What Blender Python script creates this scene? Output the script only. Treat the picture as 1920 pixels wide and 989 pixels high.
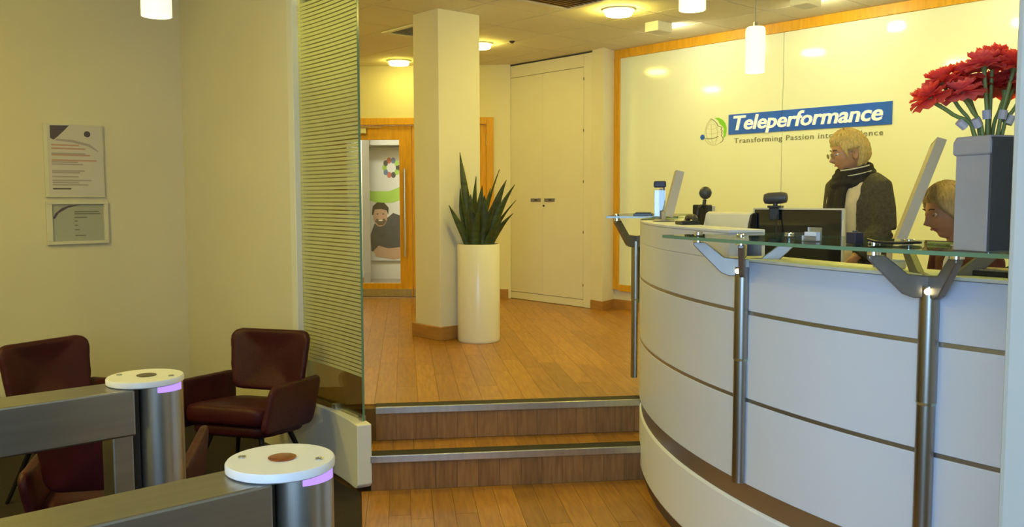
import bpy, bmesh, math, random
from mathutils import Vector, Matrix
PI = math.pi
random.seed(7)
scene = bpy.context.scene
COL = scene.collection
for o in list(bpy.data.objects): bpy.data.objects.remove(o, do_unlink=True)

# ---------------------------------------------------------------- camera
YAW, PITCH, ROLL, FPX = math.radians(41.1), math.radians(4.35), math.radians(0.12), 1640.0
cam_d = bpy.data.cameras.new('camera'); cam = bpy.data.objects.new('camera', cam_d); COL.objects.link(cam)
cam_d.sensor_fit = 'HORIZONTAL'; cam_d.sensor_width = 36.0; cam_d.lens = 36.0 * FPX / 1920.0
cam_d.clip_start = 0.05; cam_d.clip_end = 100
fw = Vector((math.sin(YAW)*math.cos(PITCH), math.cos(YAW)*math.cos(PITCH), -math.sin(PITCH)))
rt = Vector((math.cos(YAW), -math.sin(YAW), 0)); dn = fw.cross(rt)
r2 = rt*math.cos(ROLL) + dn*math.sin(ROLL); d2 = dn*math.cos(ROLL) - rt*math.sin(ROLL)
cam.matrix_world = Matrix(((r2.x, -d2.x, -fw.x, 0), (r2.y, -d2.y, -fw.y, 0), (r2.z, -d2.z, -fw.z, 1.6), (0, 0, 0, 1)))
scene.camera = cam

# ---------------------------------------------------------------- world, daylight, exposure
world = bpy.data.worlds.new('world'); scene.world = world; world.use_nodes = True
bg = world.node_tree.nodes['Background']; bg.inputs[0].default_value = (0.55, 0.72, 1.0, 1); bg.inputs[1].default_value = 0.6
scene.view_settings.view_transform = 'Standard'; scene.view_settings.look = 'None'
scene.view_settings.gamma = 1.0; scene.view_settings.use_curve_mapping = False
scene.view_settings.exposure = 0.22
WARM = (1.0, 0.83, 0.14)
def area(name, loc, target, sx, sy, power, col):
    l = bpy.data.lights.new(name, 'AREA'); l.shape = 'RECTANGLE'; l.size = sx; l.size_y = sy; l.energy = power; l.color = col
    o = bpy.data.objects.new(name, l); COL.objects.link(o); o.location = loc
    o.rotation_euler = (Vector(target) - Vector(loc)).to_track_quat('-Z', 'Y').to_euler(); return o
# daylight entering by the big front window behind the camera
area('daylight', (-1.24, -0.75, 1.75), (2.0, -0.2, 1.3), 2.5, 2.2, 96, (0.40, 0.67, 1.0)).data.spread = math.radians(140)

# ---------------------------------------------------------------- materials
MATS = {}
def mat(name, col=(.8,.8,.8), rough=.5, metal=0, spec=.5, noise=0, nscale=8, bump=0, bscale=60, coat=0, emit=None, estr=0, sheen=0, stretch=(1,1,1), rand=0, noise2=None):
    if name in MATS: return MATS[name]
    m = bpy.data.materials.new(name); m.use_nodes = True; nt = m.node_tree; b = nt.nodes['Principled BSDF']
    b.inputs['Base Color'].default_value = (*col, 1); b.inputs['Roughness'].default_value = rough; b.inputs['Metallic'].default_value = metal
    b.inputs['Specular IOR Level'].default_value = spec; b.inputs['Coat Weight'].default_value = coat; b.inputs['Coat Roughness'].default_value = .06
    if sheen: b.inputs['Sheen Weight'].default_value = sheen
    if emit: b.inputs['Emission Color'].default_value = (*emit, 1); b.inputs['Emission Strength'].default_value = estr
    tc = nt.nodes.new('ShaderNodeTexCoord'); mp = nt.nodes.new('ShaderNodeMapping'); mp.inputs['Scale'].default_value = stretch
    nt.links.new(tc.outputs['Object'], mp.inputs['Vector']); vec = mp.outputs['Vector']
    if rand:
        oi = nt.nodes.new('ShaderNodeObjectInfo'); mu = nt.nodes.new('ShaderNodeMath'); mu.operation = 'MULTIPLY'; mu.inputs[1].default_value = 37.0
        nt.links.new(oi.outputs['Random'], mu.inputs[0]); ad = nt.nodes.new('ShaderNodeVectorMath'); ad.operation = 'ADD'
        nt.links.new(vec, ad.inputs[0]); nt.links.new(mu.outputs[0], ad.inputs[1]); vec = ad.outputs[0]
    if noise:
        n = nt.nodes.new('ShaderNodeTexNoise'); n.inputs['Scale'].default_value = nscale; n.inputs['Detail'].default_value = 5
        nt.links.new(vec, n.inputs['Vector'])
        mx = nt.nodes.new('ShaderNodeMix'); mx.data_type = 'RGBA'
        c2 = noise2 if noise2 else tuple(max(0, c*(1-noise)) for c in col)
        mx.inputs[6].default_value = (*col, 1); mx.inputs[7].default_value = (*c2, 1)
        rp = nt.nodes.new('ShaderNodeValToRGB'); rp.color_ramp.elements[0].position = .35; rp.color_ramp.elements[1].position = .68
        nt.links.new(n.outputs['Fac'], rp.inputs[0]); nt.links.new(rp.outputs[0], mx.inputs[0]); out = mx.outputs[2]
        if rand:
            hs = nt.nodes.new('ShaderNodeHueSaturation'); mr = nt.nodes.new('ShaderNodeMapRange')
            mr.inputs['To Min'].default_value = 1-rand; mr.inputs['To Max'].default_value = 1+rand
            nt.links.new(oi.outputs['Random'], mr.inputs['Value']); nt.links.new(mr.outputs[0], hs.inputs['Value']); nt.links.new(out, hs.inputs['Color']); out = hs.outputs[0]
        nt.links.new(out, b.inputs['Base Color'])
    if bump:
        n2 = nt.nodes.new('ShaderNodeTexNoise'); n2.inputs['Scale'].default_value = bscale; n2.inputs['Detail'].default_value = 3; nt.links.new(vec, n2.inputs['Vector'])
        bp = nt.nodes.new('ShaderNodeBump'); bp.inputs['Strength'].default_value = bump; bp.inputs['Distance'].default_value = .01
        nt.links.new(n2.outputs['Fac'], bp.inputs['Height']); nt.links.new(bp.outputs[0], b.inputs['Normal'])
    MATS[name] = m; return m
def glassmat(name, tint, gloss=.12, opac=0.0, rough=.02, diff=(.8,.9,.85)):
    m = bpy.data.materials.new(name); m.use_nodes = True; nt = m.node_tree; nt.nodes.clear()
    out = nt.nodes.new('ShaderNodeOutputMaterial'); tr = nt.nodes.new('ShaderNodeBsdfTransparent'); tr.inputs[0].default_value = (*tint, 1)
    gl = nt.nodes.new('ShaderNodeBsdfGlossy'); gl.inputs['Roughness'].default_value = rough
    fr = nt.nodes.new('ShaderNodeFresnel'); fr.inputs['IOR'].default_value = 1.5
    mul = nt.nodes.new('ShaderNodeMath'); mul.operation = 'MULTIPLY_ADD'; mul.inputs[1].default_value = .8; mul.inputs[2].default_value = gloss*.2
    nt.links.new(fr.outputs[0], mul.inputs[0])
    mx = nt.nodes.new('ShaderNodeMixShader'); nt.links.new(mul.outputs[0], mx.inputs[0]); nt.links.new(tr.outputs[0], mx.inputs[1]); nt.links.new(gl.outputs[0], mx.inputs[2]); s = mx.outputs[0]
    if opac:
        df = nt.nodes.new('ShaderNodeBsdfDiffuse'); df.inputs[0].default_value = (*diff, 1); tl = nt.nodes.new('ShaderNodeBsdfTranslucent'); tl.inputs[0].default_value = (*diff, 1)
        m1 = nt.nodes.new('ShaderNodeMixShader'); m1.inputs[0].default_value = .6; nt.links.new(df.outputs[0], m1.inputs[1]); nt.links.new(tl.outputs[0], m1.inputs[2])
        m2 = nt.nodes.new('ShaderNodeMixShader'); m2.inputs[0].default_value = opac; nt.links.new(s, m2.inputs[1]); nt.links.new(m1.outputs[0], m2.inputs[2]); s = m2.outputs[0]
    nt.links.new(s, out.inputs[0]); MATS[name] = m; return m
def emitmat(name, col, strength):
    m = bpy.data.materials.new(name); m.use_nodes = True; nt = m.node_tree; nt.nodes.clear()
    e = nt.nodes.new('ShaderNodeEmission'); e.inputs[0].default_value = (*col, 1); e.inputs[1].default_value = strength
    o = nt.nodes.new('ShaderNodeOutputMaterial'); nt.links.new(e.outputs[0], o.inputs[0]); MATS[name] = m; return m

M_wall = mat('wall_paint', (.80,.76,.64), .8, noise=.05, nscale=1.5, bump=.05, bscale=150)
M_lounge = mat('lounge_paint', (.78,.73,.60), .8, noise=.06, nscale=1.2, bump=.05, bscale=150)
M_ceil = mat('ceiling_tile', (.80,.76,.62), .9, noise=.04, nscale=30)
M_grid = mat('ceiling_joint', (.16,.14,.08), .8)
M_white = mat('white_laminate', (.62,.655,.78), .38, noise=.02, nscale=4)
M_curb = mat('curb_paint', (.82,.81,.78), .5, noise=.03, nscale=6)
M_cab = mat('cabinet_laminate', (.78,.74,.62), .45, noise=.03, nscale=3)
M_line = mat('dark_joint', (.10,.085,.05), .7)
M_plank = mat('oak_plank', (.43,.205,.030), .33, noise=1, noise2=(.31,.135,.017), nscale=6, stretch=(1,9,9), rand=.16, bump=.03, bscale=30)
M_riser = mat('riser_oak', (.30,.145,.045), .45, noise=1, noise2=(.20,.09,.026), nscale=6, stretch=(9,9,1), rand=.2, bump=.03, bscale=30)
M_under = mat('floor_underlay', (.16,.08,.02), .8)
M_skirt = mat('skirting_oak', (.46,.23,.06), .5, noise=.2, nscale=5, stretch=(1,1,8))
M_dskirt = mat('dark_skirting', (.10,.055,.03), .5, noise=.2, nscale=5)
M_carpet = mat('dark_carpet', (.030,.018,.014), .95, noise=.5, nscale=220, bump=.4, bscale=300)
M_oak = mat('honey_oak', (.78,.40,.02), .4, noise=.18, nscale=5, stretch=(8,8,1))
M_steel = mat('brushed_steel', (.55,.55,.53), .3, metal=1, noise=.12, nscale=40, stretch=(1,1,.05))
M_steelh = mat('brushed_steel_beam', (.40,.39,.36), .34, metal=1, noise=.12, nscale=40, stretch=(.05,1,1))
M_pole = mat('satin_metal', (.36,.34,.31), .32, metal=1, noise=.1, nscale=40, stretch=(1,1,.05))
M_arm = mat('bracket_metal', (.30,.27,.24), .45, metal=.85, noise=.1, nscale=20)
M_chrome = mat('chrome', (.8,.8,.8), .12, metal=1)
M_strip = mat('aluminium_strip', (.42,.40,.37), .35, metal=.9)
M_blackstrip = mat('black_grip', (.018,.016,.014), .7, bump=.3, bscale=200)
M_black = mat('black_plastic', (.014,.014,.016), .3)
M_blackg = mat('black_gloss', (.010,.010,.012), .12, coat=.5)
M_dark = mat('dark_grey_plastic', (.045,.045,.05), .45)
M_silver = mat('silver_plastic', (.62,.61,.58), .32, metal=.35)
M_cream = mat('cream_plastic', (.70,.67,.58), .45)
M_leather = mat('maroon_leather', (.060,.008,.014), .45, spec=.3, noise=.35, nscale=5, bump=.12, bscale=120)
M_leather2 = mat('maroon_piping', (.13,.04,.03), .45)
M_leg = mat('dark_metal_leg', (.02,.018,.016), .4, metal=.6)
M_backglass = mat('back_painted_glass', (.84,.91,.82), .10, coat=.6, noise=.02, nscale=.8)
M_disc = mat('white_disc', (.76,.76,.82), .4)
M_glow = emitmat('violet_led', (.46,.28,1.0), 1.15)
M_lamps = {k: emitmat('warm_diffuser_%d' % k, WARM, k) for k in (32, 55, 62, 105, 125, 165)}
M_pend = None
M_glass = glassmat('green_glass', (.84,.94,.88), .2)
M_screen = glassmat('clear_screen_glass', (.93,.96,.88), .25)
M_gedge = mat('glass_edge', (.13,.25,.16), .15, emit=None)
M_frost = glassmat('frosted_film', (.9,.92,.8), .05, opac=.6, rough=.4, diff=(.85,.86,.66))
M_doorglass = glassmat('door_glass', (.86,.88,.84), .15)
M_acryl = glassmat('clear_acrylic', (.86,.88,.88), .3, opac=.12, diff=(.8,.8,.85))

# ---------------------------------------------------------------- helpers
def nb(): return bmesh.new()
def obj(name, bm, m, parent=None, smooth=None, loc=None, rot=None, bevel=0, recalc=True):
    if recalc: bmesh.ops.recalc_face_normals(bm, faces=bm.faces)
    me = bpy.data.meshes.new(name); bm.to_mesh(me); bm.free()
    if smooth is not None:
        for p in me.polygons: p.use_smooth = True
        me.set_sharp_from_angle(angle=math.radians(smooth))
    for x in (m if isinstance(m, (list, tuple)) else [m]): me.materials.append(x)
    o = bpy.data.objects.new(name, me); COL.objects.link(o)
    if parent: o.parent = parent
    if loc: o.location = loc
    if rot: o.rotation_euler = rot
    if bevel:
        b = o.modifiers.new('bevel', 'BEVEL'); b.width = bevel; b.segments = 2; b.limit_method = 'ANGLE'; b.angle_limit = math.radians(40)
    return o
def tag(o, label, cat, group=None):
    o['label'] = label; o['category'] = cat
    if group: o['group'] = group
    return o
def struct(o, label=None, cat='structure'):
    o['kind'] = 'structure'
    if label: o['label'] = label; o['category'] = cat
    return o
def thing(name, label, cat, loc=(0,0,0), rz=0, group=None, kind=None):
    o = bpy.data.objects.new(name, None); COL.objects.link(o); o.empty_display_size = .1
    o.location = loc; o.rotation_euler = (0, 0, rz)
    if kind: o['kind'] = kind
    return tag(o, label, cat, group)
def box(bm, x0, x1, y0, y1, z0, z1, M=None):
    v = [bm.verts.new(p) for p in ((x0,y0,z0),(x1,y0,z0),(x1,y1,z0),(x0,y1,z0),(x0,y0,z1),(x1,y0,z1),(x1,y1,z1),(x0,y1,z1))]
    if M: 
        for q in v: q.co = M @ q.co
    for f in ((0,3,2,1),(4,5,6,7),(0,1,5,4),(1,2,6,5),(2,3,7,6),(3,0,4,7)): bm.faces.new([v[i] for i in f])
    return v
def bx(name, x0, x1, y0, y1, z0, z1, m, parent=None, bevel=0, M=None, **k):
    b = nb(); box(b, x0, x1, y0, y1, z0, z1, M); return obj(name, b, m, parent, bevel=bevel, **k)
def prism(bm, pts, z0, z1):
    lo = [bm.verts.new((p[0], p[1], z0)) for p in pts]; hi = [bm.verts.new((p[0], p[1], z1)) for p in pts]; n = len(pts)
    bm.faces.new(lo[::-1]); bm.faces.new(hi)
    for i in range(n): bm.faces.new((lo[i], lo[(i+1)%n], hi[(i+1)%n], hi[i]))
def slab(bm, pts, M, d):                      # polygon pts (u,v) extruded by d along local w, mapped by M
    lo = [bm.verts.new(M @ Vector((p[0], p[1], 0))) for p in pts]; hi = [bm.verts.new(M @ Vector((p[0], p[1], d))) for p in pts]; n = len(pts)
    bm.faces.new(lo[::-1]); bm.faces.new(hi)
    for i in range(n): bm.faces.new((lo[i], lo[(i+1)%n], hi[(i+1)%n], hi[i]))
def rings(bm, rs, closed=True, cap=True):
    V = [[bm.verts.new(p) for p in r] for r in rs]; n = len(V[0])
    for a, b in zip(V, V[1:]):
        for i in range(n if closed else n-1): bm.faces.new((a[i], a[(i+1)%n], b[(i+1)%n], b[i]))
    if cap and closed: bm.faces.new(V[0][::-1]); bm.faces.new(V[-1])
    return V
def tube(bm, pts, r, n=10, cap=True):
    pts = [Vector(p) for p in pts]; rs = r if isinstance(r, (list, tuple)) else [r]*len(pts)
    t0 = (pts[1]-pts[0]).normalized(); up = Vector((0,0,1)) if abs(t0.z) < .9 else Vector((1,0,0)); nrm = t0.cross(up).normalized(); out = []
    for i, p in enumerate(pts):
        t = ((pts[min(i+1,len(pts)-1)] - pts[max(i-1,0)])).normalized()
        nrm = (nrm - t*nrm.dot(t)).normalized(); bn = t.cross(nrm)
        out.append([p + (nrm*math.cos(2*PI*k/n) + bn*math.sin(2*PI*k/n))*rs[i] for k in range(n)])
    rings(bm, out, True, cap)
def lathe(bm, prof, n=32, c=(0,0,0)):
    V = []
    for r, z in prof:
        if r < 1e-6: V.append([bm.verts.new((c[0], c[1], c[2]+z))])
        else: V.append([bm.verts.new((c[0]+r*math.cos(2*PI*k/n), c[1]+r*math.sin(2*PI*k/n), c[2]+z)) for k in range(n)])
    for a, b in zip(V, V[1:]):
        for i in range(n):
            j = (i+1) % n
            if len(a) == 1 and len(b) == 1: continue
            if len(a) == 1: bm.faces.new((a[0], b[j], b[i]))
            elif len(b) == 1: bm.faces.new((a[i], a[j], b[0]))
            else: bm.faces.new((a[i], a[j], b[j], b[i]))
def arc(bm, c, r0, r1, a0, a1, z0, z1, n=24):   # angles in degrees
    rs = []
    for i in range(n+1):
        a = math.radians(a0 + (a1-a0)*i/n); x, y = math.cos(a), math.sin(a)
        rs.append([(c[0]+r0*x, c[1]+r0*y, z0), (c[0]+r1*x, c[1]+r1*y, z0), (c[0]+r1*x, c[1]+r1*y, z1), (c[0]+r0*x, c[1]+r0*y, z1)])
    rings(bm, rs)
def clip(poly, p, n):                            # keep side where (x-p).n >= 0
    out = []
    for i in range(len(poly)):
        a, b = poly[i], poly[(i+1) % len(poly)]
        da = (a[0]-p[0])*n[0] + (a[1]-p[1])*n[1]; db = (b[0]-p[0])*n[0] + (b[1]-p[1])*n[1]
        if da >= 0: out.append(a)
        if (da >= 0) != (db >= 0):
            t = da/(da-db); out.append((a[0]+t*(b[0]-a[0]), a[1]+t*(b[1]-a[1])))
    return out
def copy_tree(o, parent=None):
    c = o.copy(); COL.objects.link(c); c.parent = parent
    for ch in list(o.children): copy_tree(ch, c)
    return c
def catmull(P, k=6):
    P = [Vector(p) for p in P]; Q = [P[0]*2-P[1]] + P + [P[-1]*2-P[-2]]; out = []
    for i in range(1, len(Q)-2):
        for j in range(k):
            t = j/k; a, b, c, d = Q[i-1:i+3]
            out.append(.5*((2*b)+(c-a)*t+(2*a-5*b+4*c-d)*t*t+(3*b-a-3*c+d)*t**3))
    out.append(P[-1]); return out

def remeshed(name, bm, m, parent, voxel=.006, smooth=4, loc=None, hook=None):
    bmesh.ops.recalc_face_normals(bm, faces=bm.faces); me = bpy.data.meshes.new('tmp'); bm.to_mesh(me); bm.free(); o = bpy.data.objects.new('tmp', me); COL.objects.link(o)
    r = o.modifiers.new('r', 'REMESH'); r.mode = 'VOXEL'; r.voxel_size = voxel
    if smooth: s = o.modifiers.new('s', 'SMOOTH'); s.factor = .5; s.iterations = smooth
    dg = bpy.context.evaluated_depsgraph_get(); me2 = bpy.data.meshes.new_from_object(o.evaluated_get(dg)); bpy.data.objects.remove(o)
    if hook:
        b2 = nb(); b2.from_mesh(me2); hook(b2); b2.to_mesh(me2); b2.free()
    for p in me2.polygons: p.use_smooth = True
    me2.materials.clear()
    for x in (m if isinstance(m, (list, tuple)) else [m]): me2.materials.append(x)
    q = bpy.data.objects.new(name, me2); COL.objects.link(q); q.parent = parent; return q
# ================================================================ STRUCTURE
ZU, ZC = 0.39, 3.15                    # raised floor, ceiling
N1a, N1b = Vector((2.487, 4.008)), Vector((3.72, 3.174))
sd = (N1b - N1a).normalized(); sn = Vector((-sd.y, sd.x))          # along the step, into the room
TR = 0.305
DC, DR = (6.126, 0.746), 3.417         # desk circle
def L2W(o, s, t): p = o + sd*s + sn*t; return (p.x, p.y)
STEP_ROT = math.atan2(sn.y, sn.x)
def plank(parent, poly, z0, z1, m, name='plank'):
    if len(poly) < 3: return
    cx_ = sum(p[0] for p in poly)/len(poly); cy_ = sum(p[1] for p in poly)/len(poly)
    c, s = math.cos(-STEP_ROT), math.sin(-STEP_ROT)
    q = [((p[0]-cx_)*c-(p[1]-cy_)*s, (p[0]-cx_)*s+(p[1]-cy_)*c) for p in poly]
    b = nb(); prism(b, q, 0, z1-z0); return obj(name, b, m, parent, loc=(cx_, cy_, z0), rot=(0,0,STEP_ROT))
# lower floor
b = nb(); prism(b, [(-2.6,-2.6),(7.3,-2.6),(7.3,3.0),(2.6,6.8),(-2.6,6.8)], -.12, -.010)
fl = struct(obj('floor_lower', b, M_under), 'honey oak plank floor at the foot of the two steps', 'floor')
W = .112
for i in range(-4, 20):
    s0 = i*W - .02; t = 0.0; k = 0
    t = .0; start = 0.012
    while start > -3.6:
        ln = random.uniform(.9, 1.5) if k else random.uniform(.35, 1.2); k += 1
        a, e = start - ln, start
        poly = [L2W(N1a, s0+.0008, a+.0008), L2W(N1a, s0+W-.0008, a+.0008), L2W(N1a, s0+W-.0008, e-.0008), L2W(N1a, s0+.0008, e-.0008)]
        poly = clip(poly, (2.43, 4.03), (.857, -.515))
        start = a
        if len(poly) < 3: continue
        m_ = [sum(q[j] for q in poly)/len(poly) for j in (0,1)]
        if math.hypot(m_[0]-DC[0], m_[1]-DC[1]) < DR-.12 or m_[1] < -1.2 or m_[0] < .9: continue
        plank(fl, poly, -.010, 0.0, M_plank)
# lounge carpet
b = nb(); prism(b, [(-2.5,-2.5),(1.3,-2.5),(1.36,2.25),(2.42,4.03),(2.42,4.2),(2.5,4.8),(2.5,6.6),(-2.5,6.6)], -.009, .003)
struct(obj('floor_carpet', b, M_carpet), 'dark brown carpet of the lounge corner under the armchairs', 'carpet')
# raised floor
N2a = N1a + sn*TR
b = nb(); prism(b, [L2W(N2a,-.12,.02), L2W(N2a,5.2,.02), (7.3,-2.6), (10.5,-2.6),(10.5,13),(2.5,13),(2.5,4.5)], -.09, ZU-.010)
fu = struct(obj('floor_upper', b, M_under), 'honey oak plank floor of the raised reception level', 'floor')
W = .128
for i in range(-40, 40):
    s0 = i*W; start = 0.100; k = 0
    while start < 8.2:
        ln = random.uniform(.95, 1.55) if k else random.uniform(.4, 1.3); k += 1
        a, e = start, start + ln; start = e
        poly = [L2W(N2a, s0+.0007, a+.0007), L2W(N2a, s0+W-.0007, a+.0007), L2W(N2a, s0+W-.0007, e-.0007), L2W(N2a, s0+.0007, e-.0007)]
        poly = clip(poly, (2.57, 0), (1, 0)); poly = clip(poly, (7.1, 0), (-1, 0)); poly = clip(poly, (5.533, 9.143), (-.705, -.709))
        poly = clip(poly, (6.86, 0), (-1, 0)) if len(poly) > 2 and poly[0][1] > 6.45 else poly
        if len(poly) < 3: continue
        m_ = [sum(q[j] for q in poly)/len(poly) for j in (0,1)]
        if math.hypot(m_[0]-DC[0], m_[1]-DC[1]) < 3.2 or m_[1] > 9.6: continue
        if m_[0] < 3.4 and m_[1] > 7.2: continue
        plank(fu, poly, ZU-.010, ZU, M_plank)
# steps
st = thing('steps', 'two wood steps with steel and black nosings between the curbs', 'steps', kind='structure')
LS = 1.62
def sbox(name, o, s0, s1, t0, t1, z0, z1, m, bevel=0):
    cxy = L2W(o, (s0+s1)/2, (t0+t1)/2); b = nb(); box(b, -(t1-t0)/2, (t1-t0)/2, -(s1-s0)/2, (s1-s0)/2, 0, z1-z0)
    return obj(name, b, m, st, loc=(cxy[0], cxy[1], z0), rot=(0,0,STEP_ROT), bevel=bevel)
for lev in (0, 1):
    o = N1a + sn*(TR*lev); z0 = .195*lev; S0 = -.01 + .02*lev
    sbox('step_core', o, S0, LS+lev*.15, .03, TR+.10, z0, z0+.175, M_under)
    w = .118; n = int(1.74/w)
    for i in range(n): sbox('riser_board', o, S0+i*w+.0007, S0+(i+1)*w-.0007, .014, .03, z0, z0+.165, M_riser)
    if lev == 0:
        for i in range(n): sbox('tread_board', o, S0+i*w+.0007, S0+(i+1)*w-.0007, .102, TR+.016, z0+.175, z0+.192, M_plank)
    sbox('nosing', o, S0, LS+.15, -.002, .018, z0+.157, z0+.197, M_steel, bevel=.003)
    sbox('grip_strip', o, S0, LS+.15, .018, .100, z0+.176, z0+.198, M_blackstrip)
# ceiling
ce = struct(bx('ceiling', -2.6, 10.5, -2.6, 13, ZC+.012, ZC+.2, M_grid), 'suspended ceiling of square off-white tiles', 'ceiling')
P = .65
holes = []
b0 = nb(); box(b0, -P/2+.005, P/2-.005, -P/2+.005, P/2-.005, 0, .02); tile0 = None
for i in range(-8, 6):
    for j in range(-9, 11):
        x, y = 3.9 + P*(i+.5), 3.57 + P*(j+.5)
        if x > 7.0 or x < -1.5 or y > 9.6: continue
        if tile0 is None: tile0 = obj('ceiling_tile', b0, M_ceil, ce, loc=(x, y, ZC)); continue
        t = tile0.copy(); COL.objects.link(t); t.location = (x, y, ZC)
# walls
struct(bx('wall_left', -2.6, 2.56, 6.57, 6.75, 0, ZC+.02, M_lounge), 'dim cream lounge wall carrying the two notices', 'wall')
struct(bx('wall_left_return', 2.474, 2.57, 4.87, 6.57, 0, ZC+.02, M_lounge), 'cream return wall behind the armchair beside the glass screen', 'wall')
struct(bx('trim_1', 2.470, 2.574, 4.80, 4.87, .36, ZC+.02, M_curb, bevel=.004), 'white post at the end of the lounge wall', 'trim')
struct(bx('wall_upper_left', 2.40, 2.57, 6.75, 13, 0, ZC+.02, M_wall))
struct(bx('wall_front_sill', -1.5, -1.3, -2.6, 6.75, 0, .55, M_wall)); struct(bx('wall_front_head', -1.5, -1.3, -2.6, 6.75, 2.95, ZC+.02, M_wall))
struct(bx('wall_front_side', -1.5, -1.3, 1.6, 6.75, .55, 2.95, M_wall)); struct(bx('wall_front_end', -1.5, -1.3, -2.6, -2.1, .55, 2.95, M_wall))
wf = struct(bx('window_1', -1.42, -1.36, -2.1, 1.6, .55, .61, M_strip), 'front window', 'window')
for y in (-2.1, -.9, .33, 1.55): bx('mullion', -1.42, -1.36, y, y+.05, .61, 2.95, M_strip, wf)
struct(bx('wall_right', -2.6, 7.3, -2.75, -2.6, 0, ZC+.02, M_wall))
# pillar at the right edge of the view
b = nb(); box(b, 1.845, 2.25, .18, .648, 0, ZC+.02)
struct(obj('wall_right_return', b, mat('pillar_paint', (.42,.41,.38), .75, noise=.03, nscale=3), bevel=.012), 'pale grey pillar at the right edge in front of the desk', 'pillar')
# column with skirting
co = struct(bx('column', 4.36, 4.80, 5.92, 6.28, ZU, ZC+.01, M_wall, bevel=.004), 'square cream column behind the tall planter', 'column')
bx('skirting', 4.335, 4.825, 5.895, 6.305, ZU, ZU+.115, M_skirt, co, bevel=.004)
# diagonal wall with the double door
DA = math.atan2(-.705, .709)
wd = thing('wall_door', 'cream diagonal wall around the double oak door', 'wall', (5.533, 9.143, ZU), DA, kind='structure')
H = ZC-ZU+.01
bx('wall_panel', -3.2, -.39, 0, .15, 0, H, M_wall, wd); bx('wall_panel', 1.625, 1.83, 0, .15, 0, H, M_wall, wd); bx('wall_panel', -.39, 1.625, 0, .15, 2.15, H, M_wall, wd)
bx('skirting', 1.63, 1.80, -.014, 0, 0, .11, M_skirt, wd); bx('skirting', -3.2, -.4, -.014, 0, 0, .11, M_skirt, wd)
d1 = thing('door_1', 'honey oak double door with glazed leaf and steel pull handle', 'door', (5.533, 9.143, ZU), DA, kind='structure')
bx('door_jamb', -.39, -.305, -.02, .15, 0, 2.15, M_oak, d1, bevel=.004); bx('door_jamb', 1.545, 1.63, -.02, .15, 0, 2.15, M_oak, d1, bevel=.004)
bx('door_head', -.305, 1.545, -.02, .15, 2.068, 2.15, M_oak, d1, bevel=.004)
for x0, x1, hx in ((-.30, .645, .565), (.652, 1.54, .735)):
    lf = bx('door_leaf', x0, x0+.15, .02, .065, .012, 2.06, M_oak, d1, bevel=.003)
    bx('stile', x1-.15, x1, .02, .065, .012, 2.06, M_oak, lf, bevel=.003)
    bx('rail', x0+.15, x1-.15, .02, .065, 1.895, 2.06, M_oak, lf, bevel=.003); bx('rail', x0+.15, x1-.15, .02, .065, .10, .172, M_oak, lf, bevel=.003)
    bx('kick_plate', x0+.01, x1-.01, .012, .066, .012, .105, M_steel, lf)
    bx('pane', x0+.14, x1-.14, .038, .046, .165, 1.90, M_doorglass, lf)
    b = nb(); tube(b, [(hx, -.03, .50), (hx, -.03, 1.55)], .014, 14)
    for z in (.60, 1.45): tube(b, [(hx, -.03, z), (hx, .03, z)], .008, 8)
    obj('pull_handle', b, M_chrome, lf, 40)
for z in (.25, 1.0, 1.82):
    b = nb(); tube(b, [(1.545, .008, z), (1.545, .008, z+.13)], .010, 10); obj('hinge', b, M_steel, d1, 40)
b = nb(); box(b, -.12, .115, -.05, .02, 1.965, 2.03); box(b, -.1, .3, -.035, -.02, 2.035, 2.045); obj('door_closer', b, M_steel, d1, bevel=.004)
# corridor behind the door
wc = thing('wall_corridor', 'corridor walls seen through the glazed door', 'wall', (5.533, 9.143, ZU), DA, kind='structure')
M_corr = mat('corridor_paint', (.74,.73,.68), .8)
bx('wall_panel', -3.2, 2.9, 2.35, 2.5, 0, H, M_corr, wc); bx('wall_panel', 2.4, 2.55, .15, 2.35, 0, H, M_corr, wc); bx('wall_panel', -3.2, -3.05, .15, 2.35, 0, H, M_corr, wc)
bx('pier', -.70, -.265, 1.3, 1.75, 0, H, M_corr, wc); bx('skirting', -.71, -.255, 1.285, 1.3, 0, .12, M_skirt, wc)
bx('floor_finish', -3.05, 2.4, .16, 2.35, -.002, .008, mat('corridor_floor', (.34,.30,.24), .4, noise=.3, nscale=1.2), wc)
bx('bulkhead', -3.05, 2.4, 1.95, 2.34, 1.95, H, mat('corridor_bulkhead', (.48,.48,.45), .8), wc)
# pier and feature wall
b = nb(); prism(b, [(6.83,6.53),(6.79,6.33),(7.06,6.41),(7.3,6.6)], ZU, ZC+.01); pr = struct(obj('wall_pier', b, M_wall), 'narrow cream pier between the cabinet and the feature wall', 'wall')
b = nb(); prism(b, [(6.815,6.525),(6.772,6.31),(7.055,6.392),(7.3,6.6)], ZU, ZU+.10); obj('skirting', b, M_skirt, pr)
wb = struct(bx('wall_back', 7.07, 7.3, -2.6, 6.6, 0, ZC+.02, M_wall), 'feature wall of pale back-painted glass in a honey oak frame', 'wall')
bx('skirting', 7.045, 7.07, -2.6, 6.395, ZU, ZU+.10, M_skirt, wb)
bx('oak_frame', 7.035, 7.075, -2.6, 6.40, 3.062, ZC+.005, M_oak, wb, bevel=.003); bx('oak_frame', 7.035, 7.075, 6.325, 6.415, .60, 3.062, M_oak, wb, bevel=.003); bx('oak_frame', 7.035, 7.075, -2.6, 6.325, .585, .655, M_oak, wb, bevel=.003)
for y0, y1 in ((4.385, 6.325), (2.42, 4.38), (.45, 2.415), (-1.5, .445)): bx('glass_panel', 7.05, 7.07, y0, y1, .655, 3.062, M_backglass, wb, bevel=.002)
# ================================================================ FITTED THINGS
def pol(r, a): a = math.radians(a); return (DC[0]+r*math.cos(a), DC[1]+r*math.sin(a))
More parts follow.
